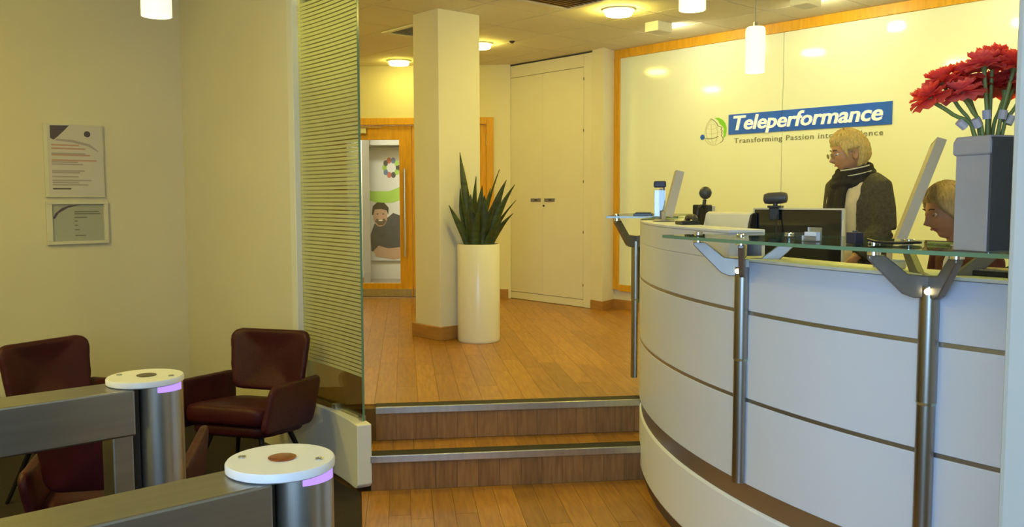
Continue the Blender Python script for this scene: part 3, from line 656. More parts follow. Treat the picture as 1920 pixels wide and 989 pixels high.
# emblem: globe with a face profile
em = thing('globe_emblem', 'globe and face-profile emblem with green crescent left of the blue sign', 'emblem', (7.05, 5.115, 2.215))
M_green = mat('emblem_green', (.22,.62,.06), .4); M_lg = mat('emblem_grey', (.50,.52,.42), .5)
EM = SM @ Matrix.Diagonal((1.4, 1.0, 1.0, 1.0))
def eline(pts, wd, m, name='emblem_line', w=.002):
    b = nb(); pts = [Vector((p[0], p[1], 0)) for p in catmull([(p[0], p[1], 0) for p in pts], 5)]; L = []
    for i, p in enumerate(pts):
        t = (pts[min(i+1,len(pts)-1)]-pts[max(i-1,0)]).normalized(); n = Vector((-t.y, t.x, 0))*wd/2
        L.append([EM @ (p-n), EM @ (p+n), EM @ (p+n+Vector((0,0,w))), EM @ (p-n+Vector((0,0,w)))])
    rings(b, L); return obj(name, b, m, em)
face = [(-.03,.135),(-.005,.115),(.02,.085),(.028,.062),(.045,.055),(.060,.042),(.055,.022),(.066,.012),(.058,-.002),(.064,-.018),(.058,-.032),(.072,-.06),(.068,-.085),(.05,-.10)]
eline(face, .006, M_sg)
eline([(-.03,.135),(-.055,.10),(-.07,.05),(-.078,0),(-.078,-.05),(-.06,-.09),(-.03,-.115),(.01,-.122),(.05,-.10)], .0035, M_lg)
for k in (-.08,-.045,.0,.045,.085): eline([(-.075+abs(k)*.3,k),(-.02,k-.012),(.045-abs(k)*.25,k+.004)], .0022, M_lg)
for k in (-.055,-.02,.02): eline([(-.03,.13),(k*1.2,.03),(k,-.06),(k*.3-.0,-.118)], .0022, M_lg)
eline([(-.085,-.052),(-.04,-.058),(.0,-.052),(.035,-.038)], .005, M_sg)
b = nb(); slab(b, [(-.098+.018*math.cos(k*PI/8), -.038+.026*math.sin(k*PI/8)) for k in range(16)], EM, .004); obj('ear_dot', b, M_blue, em)
cres = [(.0,.14),(.035,.138),(.068,.115),(.09,.08),(.10,.04),(.10,0),(.092,-.04),(.08,-.06),(.074,-.045),(.078,-.02),(.072,.0),(.08,.02),(.074,.04),(.06,.06),(.045,.075),(.03,.11)]
b = nb(); slab(b, cres, EM, .002); obj('green_crescent', b, M_green, em)

# ================================================================ CORRIDOR MURAL
mu = thing('wall_mural', 'printed mural of a smiling man seen through the glazed door', 'mural', (5.533, 9.143, ZU), DA)
def flat2(name, pts, y, m):
    b = nb(); M = Matrix(((1,0,0,0),(0,0,1,y),(0,1,0,0),(0,0,0,1))); slab(b, pts, M, -.001); return obj(name, b, m, mu)
MX, MY = -.15, 2.3
bx('board', MX-.45, MX+.75, MY+.01, MY+.05, .28, 1.94, mat('mural_board', (.70,.71,.70), .4), mu)
def ell(cx_, cy_, rx, ry, n=20, a0=0, a1=2*PI): return [(cx_+rx*math.cos(a0+(a1-a0)*k/n), cy_+ry*math.sin(a0+(a1-a0)*k/n)) for k in range(n)]
M_m1 = mat('mural_green', (.36,.60,.10), .5); M_m2 = mat('mural_skin', (.52,.33,.23), .6); M_m3 = mat('mural_shirt', (.075,.08,.10), .7, noise=.4, nscale=12); M_m4 = mat('mural_hair', (.035,.025,.02), .7)
flat2('green_swoosh', [(MX-.44,1.36),(MX-.2,1.30),(MX+.05,1.30),(MX+.35,1.42),(MX+.35,1.22),(MX+.1,1.13),(MX-.15,1.13),(MX-.44,1.24)], MY+.010, M_m1)
flat2('shirt', [(MX-.23,.42),(MX-.24,.66),(MX-.18,.82),(MX-.05,.86),(MX+.10,.98),(MX+.22,.94),(MX+.36,.78),(MX+.42,.55),(MX+.40,.36),(MX+.1,.34)], MY+.009, M_m3)
flat2('face', ell(MX-.09, .93, .105, .15), MY+.008, M_m2)
flat2('hair', [(MX-.215,.95),(MX-.20,1.08),(MX-.13,1.14),(MX-.03,1.13),(MX+.035,1.06),(MX+.03,.95),(MX+.0,1.02),(MX-.08,1.04),(MX-.17,1.03),(MX-.195,.95)], MY+.007, M_m4)
flat2('beard', [(MX-.17,.86),(MX-.12,.80),(MX-.05,.80),(MX+.0,.86),(MX-.03,.90),(MX-.085,.87),(MX-.14,.90)], MY+.007, mat('mural_beard', (.14,.085,.06), .7))
flat2('smile', ell(MX-.085, .872, .034, .010), MY+.006, mat('mural_white', (.8,.78,.74), .6))
for dx in (-.13, -.045): flat2('eye', ell(MX+dx, .965, .015, .008, 10), MY+.006, M_m4)
flat2('hands', [(MX-.16,.34),(MX-.20,.42),(MX-.12,.50),(MX+.02,.46),(MX+.20,.48),(MX+.38,.42),(MX+.36,.34),(MX+.1,.30)], MY+.006, M_m2)
for k in range(10):
    a = 2*PI*k/10; flat2('flower_petal', ell(MX+.08+.10*math.cos(a), 1.64+.11*math.sin(a), .035, .045, 10), MY+.009, [M_m3, M_m1, mat('mural_blue', (.12,.22,.40), .5), mat('mural_red', (.5,.12,.10), .5)][k % 4])
# ================================================================ THINGS ON THE DESK
WT = 1.1155
M_dsil = mat('aged_silver', (.42,.37,.28), .5, metal=0)
def screen_display(name, label, loc, rz, w, h, zb, tilt, m_back, m_edge, foot=True, thick=.022, wz=WT, fr=.105):
    """display standing on the worktop: local +x = screen side, y across"""
    t = thing(name, label, 'monitor', (loc[0], loc[1], wz), rz)
    M = Matrix.Translation((0, 0, zb-wz)) @ Matrix.Rotation(tilt, 4, 'Y')
    b = nb(); box(b, -thick, 0, -w/2, w/2, 0, h, M); s = obj('display_shell', b, m_back, t, bevel=.006)
    b = nb(); box(b, .0005, .003, -w/2+.012, w/2-.012, .015, h-.012, M); obj('screen_glass', b, M_blackg, s)
    b = nb()
    for y0, y1, z0, z1 in ((-w/2-.003, w/2+.003, h-.004, h+.003), (w/2-.003, w/2+.004, 0, h), (-w/2-.004, -w/2+.003, 0, h)): box(b, -thick-.001, .002, y0, y1, z0, z1, M)
    obj('bezel', b, m_edge, s)
    if foot:
        b = nb(); box(b, -.052, -.03, -.05, .05, .008, zb-wz+.03); obj('stand_neck', b, m_edge, t, bevel=.004)
        b = nb(); lathe(b, [(0,0),(fr-.005,0),(fr,.003),(fr-.005,.010),(0,.010)], 28, (-.04,0,0)); obj('stand_foot', b, m_edge, t, 40)
    return t
ang = lambda d: math.radians(d)
t = screen_display('monitor', 'black flat monitor seen from behind with a webcam on top', (3.525, 2.098), ang(190)+PI, .40, .36, 1.185, 0.0, M_blackg, M_silver)
b = nb(); box(b, -.0245, -.0225, -.06, .06, .25, .256, Matrix.Translation((0,0,1.185-WT))); obj('badge_line', b, M_dark, t)
wcam = thing('webcam', 'black webcam clipped on top of the black monitor', 'webcam', (3.49, 2.195, 1.549), ang(200))
b = nb(); box(b, -.035, .03, -.030, .030, .0, .010); box(b, .022, .030, -.022, .022, -.055, 0); obj('clip', b, M_black, wcam, bevel=.003)
b = nb(); tube(b, [(0,0,.008),(0,0,.03)], .010, 12); obj('neck', b, M_black, wcam, 40)
b = nb(); tube(b, [(0,.052,.045),(0,.048,.045),(0,.03,.045),(0,-.03,.042),(0,-.048,.040),(0,-.052,.040)], [.012,.022,.026,.026,.022,.012], 20); obj('barrel', b, M_dark, wcam, 50)
b = nb(); tube(b, [(-.026,0,.043),(-.031,0,.043)], .013, 16); obj('lens', b, M_blackg, wcam, 40)
# cream wedge terminal
tm = thing('terminal', 'cream wedge-shaped screen terminal with a black side behind the curved panel', 'terminal', (3.465, 2.41, WT), 0)
ax = (VR*.50 - VF*.866); rearv = (-VR*.866 - VF*.50)
def wedge(bm, l0, l1, prof):
    A_ = [(ax*l0 + rearv*p[0] + Vector((0,0,p[1]))) for p in prof]; B_ = [(ax*l1 + rearv*p[0] + Vector((0,0,p[1]))) for p in prof]
    rings(bm, [A_, B_])
pf = [(-.02,.0),(.088,.0),(.086,.12),(.010,.405),(-.01,.415),(-.025,.405)]
b = nb(); wedge(b, -.165, .125, pf); obj('housing', b, M_cream, tm, bevel=.006)
b = nb(); wedge(b, .1255, .138, [(p[0]*.96, p[1]*.985+.002) for p in pf]); obj('side_panel', b, M_black, tm, bevel=.004)
b = nb(); wedge(b, -.15, .105, [(-.0355,.03),(-.030,.03),(-.0275,.395),(-.033,.395)]); obj('screen_glass', b, M_blackg, tm)
# slanted slim displays seen edge-on
vang = math.atan2(VR.y, VR.x)
screen_display('slim_display', 'slim silver display leaning back, seen edge-on beside the seated person', (3.606, 1.676), ang(-64), .50, .45, 1.385, ang(18.5), M_dsil, M_dsil, thick=.032)
screen_display('slim_display', 'small silver display leaning back, seen edge-on at the far end of the desk', (3.775, 3.01), ang(-49), .22, .245, 1.49, ang(13.5), M_dsil, M_dsil, thick=.04, wz=1.4665, fr=.06)
# small display with webcam further back
sdp = thing('small_display', 'small cream and black display with a round webcam behind the terminal', 'monitor', (3.60, 2.66, WT), vang+ang(40))
b = nb(); box(b, -.045, .0, -.045, .045, .0, .445); obj('black_back', b, M_black, sdp, bevel=.006)
b = nb(); box(b, .0005, .03, -.04, .04, .20, .44); obj('front_plate', b, M_silver, sdp, bevel=.003)
b = nb(); box(b, .0305, .034, -.032, .032, .22, .42); obj('screen_glass', b, M_cream, sdp)
b = nb(); tube(b, [(-.01,0,.443),(-.005,0,.47)], .009, 10); obj('webcam_stem', b, M_black, sdp, 40)
b = nb(); lathe(b, [(0,-.032),(.014,-.029),(.026,-.018),(.032,0),(.026,.018),(.014,.029),(0,.032)], 20, (0,0,.503)); obj('webcam_ball', b, M_dark, sdp, 50)
b = nb(); tube(b, catmull([(-.02,-.01,.44),(-.07,-.02,.435),(-.085,-.02,.40),(-.08,-.02,.36)], 5), .007, 8); obj('headset_hook', b, M_black, sdp, 40)
cable = nb(); tube(cable, catmull([(3.575,2.715,1.51),(3.60,2.78,1.49),(3.65,2.845,1.44),(3.70,2.86,1.30),(3.71,2.84,1.122)], 6), .0035, 8)
tag(obj('cable', cable, M_cream, None, 40), 'thin pale cable curving down from the small webcam display', 'cable')
# leaflet holder on the cap
lh = thing('leaflet_holder', 'clear acrylic leaflet holder with dark blue flap at the far end', 'leaflet holder', (3.905, 3.20, 1.4665), ang(131))
for a in ((-.03,.03,-.045,-.042),(-.03,.03,.042,.045),(.027,.03,-.042,.042),(-.03,-.027,-.042,.042)): bx('holder_wall', *a, .002, .17, M_acryl, lh)
bx('holder_base', -.03, .03, -.045, .045, 0, .002, M_acryl, lh)
M_leafl = mat('leaflet_grey', (.30,.29,.32), .5); M_leafb = mat('leaflet_navy', (.02,.03,.10), .5)
for k, (y0, m) in enumerate(((-.040, M_leafl), (-.018, M_dsil), (.002, M_leafl), (.021, M_leafl))): bx('leaflet', -.02+.006*(k%2), -.004+.006*(k%2), y0, y0+.018, .003, .168+.012*(k%2), m, lh)
bx('blue_flap', -.034, .034, -.047, .047, .185, .222, M_leafb, lh, bevel=.008)
bx('flap_back', -.026, -.020, -.040, .040, .10, .185, M_leafb, lh)
# keyboard on the far glass shelf
def keyboard(name, label, loc, rz, w, d, m, mk, nx, ny):
    t = thing(name, label, 'keyboard', loc, rz); bx('case', -d/2, d/2, -w/2, w/2, 0, .016, m, t, bevel=.003)
    for i in range(nx):
        for j in range(ny):
            y0 = -w/2+.008 + (w-.016)*i/nx; x0 = -d/2+.01 + (d-.02)*j/ny; bx('key', x0+.001, x0+(d-.02)/ny-.001, y0+.001, y0+(w-.016)/nx-.001, .016, .021, mk, t)
def pl2(r, a, z): q = pol(r, a); return (q[0], q[1], z)
keyboard('keyboard', 'black keyboard lying on the far glass shelf', pl2(3.40, 128.6, 1.4875), ang(128.6), .24, .11, M_black, M_dark, 12, 4)
ph = thing('desk_phone', 'dark desk phone on the curved desk cap left of the cream terminal', 'phone', pl2(3.305, 145.5, 1.4665), ang(145.5))
b = nb(); prism(b, [(-.045,-.05),(.045,-.05),(.045,.05),(-.045,.05)], 0, .018); obj('phone_base', b, M_black, ph, bevel=.004)
b = nb(); tube(b, catmull([(-.02,-.06,.024),(-.02,-.04,.036),(-.02,.04,.036),(-.02,.06,.024)], 4), .014, 10); obj('handset', b, M_dark, ph, 40)
# on the near glass shelf
GT = 1.4545
ch = thing('card_holder', 'small clear acrylic card holder on the near glass shelf', 'card holder', pl2(3.60, 167.9, GT), ang(168))
bx('holder_plate', -.012, -.009, -.028, .028, 0, .045, M_acryl, ch); bx('holder_lip', .014, .017, -.028, .028, 0, .018, M_acryl, ch); bx('holder_floor', -.012, .017, -.028, .028, 0, .002, M_acryl, ch); bx('cards', -.0085, .010, -.024, .024, .0025, .030, M_white, ch)
cu = thing('pen_block', 'small dark blue-black cube holding a corded pen on the glass shelf', 'pen holder', pl2(3.62, 170.75, GT), ang(165))
bx('block', -.018, .018, -.019, .019, 0, .036, mat('navy_block', (.02,.02,.045), .35), cu, bevel=.003)
b = nb(); lathe(b, [(0,.0365),(.008,.0365),(.008,.041),(.0,.041)], 14); obj('socket', b, M_dark, cu, 40)
cp_ = [pl2(3.60,171.2,GT+.014), pl2(3.59,171.7,GT+.007), pl2(3.58,172.3,GT+.006), pl2(3.56,172.9,GT+.007), pl2(3.53,173.2,GT+.008), pl2(3.50,173.0,GT+.007), pl2(3.51,172.6,GT+.006), pl2(3.55,172.4,GT+.006)]
b = nb(); tube(b, catmull(cp_, 5), .0042, 8); obj('pen_cord', b, M_black, None, 40)
o = bpy.data.objects['pen_cord']; o.parent = cu; o.matrix_parent_inverse = (Matrix.Translation(cu.location) @ Matrix.Rotation(cu.rotation_euler.z, 4, 'Z')).inverted()
b = nb(); P0, P1 = Vector(pl2(3.45,172.9,GT+.0045)), Vector(pl2(3.46,175.6,GT+.0045)); tube(b, [P0, P0+(P1-P0)*.06, P1-(P1-P0)*.12, P1], [.0042,.0042,.0042,.0008], 6)
tag(obj('pencil', b, mat('pencil_green', (.22,.26,.06), .5), None, 40), 'green pencil lying on the glass shelf in front of the seated person', 'pencil')
# on the low cap and worktop
for k, (r, a, w, h, lab) in enumerate(((3.285, 168.4, .030, .012, 'small flat cream pad on the low desk edge left of the nearest bracket'), (3.285, 169.35, .018, .030, 'small cream box standing on the low desk edge left of the nearest bracket'))):
    t = thing('cream_box' if k else 'note_pad', lab, 'box' if k else 'pad', pl2(r, a, 1.3585), ang(a)); bx('body', -.02, .02, -w, w, 0, h*.8, M_cream, t, bevel=.002); bx('lid' if k else 'top_sheet', -.021, .021, -w-.001, w+.001, h*.8+.0003, h, M_white, t, bevel=.001)
kt = thing('slatted_tray', 'tan slatted tray with dark rim on the low desk edge under the vase', 'tray', pl2(3.285, 175.6, 1.3585), ang(175.6))
bx('rim', -.055, .055, -.105, .105, 0, .016, M_black, kt, bevel=.003)
M_tan = mat('tan_wood', (.42,.30,.15), .5, noise=.2, nscale=20)
for k in range(12): bx('slat', -.045, .045, -.095+k*.0159, -.095+k*.0159+.0145, .016, .021, M_tan, kt)
b = nb(); tube(b, catmull([(3.475,2.172,1.535),(3.452,2.165,1.45),(3.455,2.155,1.3),(3.47,2.145,1.20),(3.48,2.14,1.122)], 5), .003, 8)
tag(obj('monitor_cable', b, M_black, None, 40), 'thin black cable hanging left of the black monitor', 'cable')

# ================================================================ VASE AND FLOWERS
VX, VY, VZ = 2.4885, .927, GT
vs = thing('vase', 'tall square grey vase on the glass shelf, shade painted on one side', 'vase', (VX, VY, VZ), ang(-69+45))
S = .0555; M_vase = mat('vase_grey', (.33,.33,.39), .5, noise=.06, nscale=12); 
def sq(s, z): return [(s,s,z),(-s,s,z),(-s,-s,z),(s,-s,z)]
b = nb(); rings(b, [sq(S,0), sq(S,.30), sq(S-.006,.30), sq(S-.006,.02)]); obj('body', b, M_vase, vs, bevel=.004)
b = nb(); rings(b, [sq(S+.0005,.252), sq(S+.006,.256), sq(S+.006,.288), sq(S+.0005,.303), sq(S-.005,.303), sq(S-.005,.252), sq(S+.0005,.252)], cap=False); obj('rim', b, M_vase, vs, bevel=.003)
bx('shaded_side', -S+.001, S-.001, -S-.0075, -S-.0003, .004, .298, mat('vase_shade', (.05,.054,.07), .55, noise=.1, nscale=20), vs, bevel=.002)  # dark panel stands in for the shade on this face of the vase
M_pet = [mat('petal_coral', (1.0,.15,.10), .6, noise=.12, nscale=30), mat('petal_red', (.9,.08,.05), .6, noise=.2, nscale=30), mat('petal_pink', (1.0,.22,.20), .6, noise=.12, nscale=30)]
M_stem = mat('flower_stem', (.22,.28,.08), .5, noise=.3, nscale=12); M_band = mat('paper_band', (.48,.46,.50), .7)
for m_ in M_pet:
    nt = m_.node_tree; b_ = nt.nodes['Principled BSDF']; tl = nt.nodes.new('ShaderNodeBsdfTranslucent'); mx_ = nt.nodes.new('ShaderNodeMixShader'); mx_.inputs[0].default_value = .5
    src = b_.inputs['Base Color'].links[0].from_socket; nt.links.new(src, tl.inputs[0]); o_ = [n for n in nt.nodes if n.type == 'OUTPUT_MATERIAL'][0]
    nt.links.new(b_.outputs[0], mx_.inputs[1]); nt.links.new(tl.outputs[0], mx_.inputs[2]); nt.links.new(mx_.outputs[0], o_.inputs[0])
rf = random.Random(11)
fl_spots = [(-.165,.115,-.01,'leftmost and lowest coral bloom leaning out of the vase',0),(-.120,.160,.02,'coral bloom just right of the leftmost bloom in the vase',0),(-.092,.125,-.03,'coral bloom on the left of the bunch, tucked below its neighbours',2),(-.060,.175,.03,'coral bloom left of the middle of the bunch',0),(-.028,.200,-.01,'pink-coral bloom at the middle of the bunch',2),(.010,.215,.02,'tallest coral bloom at the top of the bunch',0),(.040,.195,-.03,'orange-coral bloom right of the tallest bloom',0),(.075,.185,.01,'pink-coral bloom against the grey wall end, upper right of the bunch',2),(.020,.150,.05,'dark red bloom in the shade under the tallest bloom',1),(.060,.140,.04,'dark red bloom low on the right of the bunch',1),(-.03,.135,.06,'dark red bloom at the back left of the bunch',1),(.085,.150,-.02,'pink bloom lowest at the right edge of the bunch',2)]
for k, (dx, dz, df, lab, mi) in enumerate(fl_spots):
    top = Vector((VX, VY, VZ+.305)) + VR*dx + VF*df + Vector((0,0,dz-.018)); base = Vector((VX, VY, VZ+.035)) + VR*(dx*.12+rf.uniform(-.008,.008)) + VF*(df*.25)
    rim = Vector((VX, VY, VZ+.305)) + VR*max(-.042, min(.042, dx*.30)) + VF*max(-.028, min(.028, df*.55))
    t = thing('flower', lab, 'flower', tuple(base), group='coral flowers in the grey vase')
    pts = [p - base for p in catmull([base, rim, rim.lerp(top, .5)+Vector((0,0,.006)), top-Vector((0,0,.006))], 4)]
    b = nb(); tube(b, pts, .0052, 8); obj('stem', b, M_stem, t, 60)
    axis = (top - rim).normalized(); axis = (axis + Vector((0,0,.7))).normalized(); q = Vector((0,0,1)).rotation_difference(axis).to_matrix().to_4x4(); T = Matrix.Translation(top-base) @ q
    b = nb(); lathe(b, [(0,-.018),(.006,-.016),(.010,-.004),(.012,.004),(0,.004)], 10)
    for v in b.verts: v.co = T @ v.co
    obj('calyx', b, M_stem, t, 50)
    b = nb()
    for lay, (npet, el, ln, wd) in enumerate(((10, .02, .056, .025), (10, .40, .052, .023), (9, .80, .044, .020), (7, 1.15, .036, .016))):
        for i in range(npet):
            a = 2*PI*(i+.5*(lay % 2))/npet + rf.uniform(-.15,.15); e = el + rf.uniform(-.12,.12); ca, sa = math.cos(a), math.sin(a); rows_ = []
            for s_ in range(5):
                kk = s_/4; rr = ln*kk*math.cos(e*(1-.3*kk)); zz = ln*kk*math.sin(e) - .010*kk*kk*(1 if lay < 2 else 0); w_ = wd*(.25+.75*math.sin(min(1,kk*1.25)*PI/2)); row = []
                for c_ in range(5):
                    cc = (c_-2)/2; ruff = .005*kk*math.sin(c_*2.4+i+lay)+rf.uniform(-.0015,.0015)*kk
                    row.append(T @ Vector((ca*(rr-.004*cc*cc)-sa*cc*w_, sa*(rr-.004*cc*cc)+ca*cc*w_, zz+ruff+.004*cc*cc)))
                rows_.append(row)
            rings(b, rows_, closed=False, cap=False)
    obj('petals', b, M_pet[mi], t, 70, recalc=False)
    if k in (0, 2, 4, 6, 7, 11):
        c = rim.lerp(top, .30) - base; d_ = (top-rim).normalized(); b = nb(); tube(b, [c-d_*.012, c+d_*.012], .011, 8); obj('paper_band', b, M_band, t, 40)
# ================================================================ PEOPLE
def limb(bm, pts, rad, side=(0,1,0), n=16):
    pts = [Vector(p) for p in pts]; side = Vector(side); out = []
    for i, p in enumerate(pts):
        t = (pts[min(i+1,len(pts)-1)]-pts[max(i-1,0)]).normalized(); s = (side - t*side.dot(t)).normalized(); f = t.cross(s)
        a, c = rad[i] if isinstance(rad[i], tuple) else (rad[i], rad[i])
        out.append([p + s*a*math.cos(2*PI*k/n) + f*c*math.sin(2*PI*k/n) for k in range(n)])
    rings(bm, out)
def g_(x, s): return math.exp(-(x/s)**2)
def head_point(a, e, grow=0.0):
    """a azimuth (0 = forward), e elevation; head centre at the origin, x forward, y left"""
    ce, se, ca, sa = math.cos(e), math.sin(e), math.cos(a), math.sin(a)
    x, y, z = .096*ce*ca, .076*ce*sa, .118*se
    if ca < 0: x *= 1.06
    lo = max(0, -z-.015)/.10
    y *= 1 - .34*lo**1.2
    if ca < 0 and z < -.03: x *= 1 - .55*min(1, (-z-.03)/.07)
    if ca > 0: x *= 1 - .05*lo
    fr = max(0, ca)
    ny = y
    nose = g_(ny, .0105)*(.030*g_(z+.026, .013) + .016*g_(z+.006, .018) + .006*g_(z-.014, .014))
    brow = .006*g_(z-.030, .010)*g_(abs(ny)-.028, .026)
    eye = -.009*g_(z-.014, .011)*g_(abs(ny)-.031, .014)
    lips = .007*g_(z+.062, .006)*g_(ny, .020) + .006*g_(z+.050, .005)*g_(ny, .019) - .004*g_(z+.0565, .0022)*g_(ny, .022)
    chin = .013*g_(z+.098, .016)*g_(ny, .026)
    cheek = .004*g_(z+.018, .022)*g_(abs(ny)-.045, .016)
    under = -.004*g_(z+.077, .008)*g_(ny, .022)
    x += fr*(nose+brow+eye+lips+chin+cheek+under)*(1 if ce > .05 else 0)
    v = Vector((x, y, z))
    return v*(1 + grow/max(.05, v.length))
def head_grid(bm, fn, na=56, ne=44):
    R_ = []
    for j in range(1, ne):
        e = -PI/2 + PI*j/ne; R_.append([fn(2*PI*i/na, e) for i in range(na)])
    V = rings(bm, R_, True, False); lo = bm.verts.new(fn(0, -PI/2)); hi = bm.verts.new(fn(0, PI/2)); n = len(V[0])
    for i in range(n): bm.faces.new((lo, V[0][(i+1)%n], V[0][i])); bm.faces.new((hi, V[-1][i], V[-1][(i+1)%n]))
def hand(bm, wrist, d, palm_n, curl=.5, left=True):
    """d: wrist->fingers direction, palm_n: palm normal"""
    w = Vector(wrist); d = Vector(d).normalized(); pn = Vector(palm_n); pn = (pn - d*pn.dot(d)).normalized(); s = d.cross(pn)*(1 if left else -1)
    limb(bm, [w, w+d*.03, w+d*.065, w+d*.088], [(.022,.018),(.034,.014),(.040,.013),(.036,.011)], s)
    for k, (o, ln) in enumerate(((.028,.066),(.0095,.074),(-.0095,.069),(-.027,.054))):
        p = w + d*.080 + s*o; pts = [p-d*.012]; c = 0
        for q in (.45, .32, .23):
            pts.append(p); p = p + (d*math.cos(c) + pn*math.sin(c))*ln*q; c += curl*(.55 if q == .45 else .75)
        pts.append(p); limb(bm, pts, [.0085,.0088,.008,.0072,.0055], s, 8)
    p = w + d*.025 + s*.026; limb(bm, [p, p+d*.022+s*.018, p+d*.045+s*.026+pn*.012, p+d*.066+s*.026+pn*.022], [.012,.011,.0092,.007], s, 8)
M_skin = mat('skin', (.50,.27,.155), .5, noise=.08, nscale=25); M_skin2 = mat('skin_rosy', (.52,.265,.16), .48, noise=.08, nscale=25)
M_eyew = mat('eye_white', (.75,.72,.68), .2); M_iris = mat('iris', (.06,.045,.03), .2); M_lip = mat('lips', (.40,.13,.10), .4); M_lash = mat('lash_brown', (.07,.045,.03), .6)
def head_extras(parent, HM, lids=.6):
    for sy in (-1, 1):
        c = Vector((.0775, sy*.031, .0125))
        b = nb(); lathe(b, [(0,-.0105),(.006,-.0085),(.0098,-.004),(.0105,0),(.0098,.004),(.006,.0085),(0,.0105)], 16)
        for v in b.verts: v.co = HM @ (c + v.co)
        e = obj('eye', b, M_eyew, parent, 60)
        b = nb(); tube(b, [c+Vector((.0085,0,-.002)), c+Vector((.0112,0,-.002))], .0048, 12)
        for v in b.verts: v.co = HM @ v.co
        obj('iris', b, M_iris, e, 40)
        b = nb(); rs = []
        for i in range(9):
            a = -1.0 + 2.0*i/8; ring = []
            for k in range(6): el = 1.25 - (1.25-.25+lids*.35)*k/5; ring.append(c + Vector((math.cos(a)*math.cos(el), math.sin(a)*math.cos(el), math.sin(el)))*.0118)
            rs.append([HM @ p for p in ring])
        rings(b, rs, closed=False, cap=False); obj('eyelid', b, M_skin, parent, 60)
        b = nb(); tube(b, [HM @ Vector(p) for p in catmull([(.094, sy*.014, .034),(.0945, sy*.028, .040),(.086, sy*.046, .036)], 5)], .0028, 6); obj('eyebrow', b, M_lash, parent, 60)
        b = nb(); rs = []
        for r_, dx in ((.55,.0),(1.0,.006),(1.0,.012),(.75,.013),(.45,.006)):
            rs.append([HM @ Vector((-.004+.017*r_*math.cos(2*PI*k/14)-.003*math.sin(2*PI*k/14), sy*(.0705+dx), .0+.031*r_*math.sin(2*PI*k/14)-.004)) for k in range(14)])
        rings(b, rs); obj('ear', b, M_skin, parent, 60)
    b = nb(); tube(b, [HM @ Vector(p) for p in catmull([(.078,.022,-.056),(.0905,.012,-.0535),(.094,0,-.0555),(.0905,-.012,-.0535),(.078,-.022,-.056)], 4)], .0036, 8); obj('mouth', b, M_lip, parent, 60)

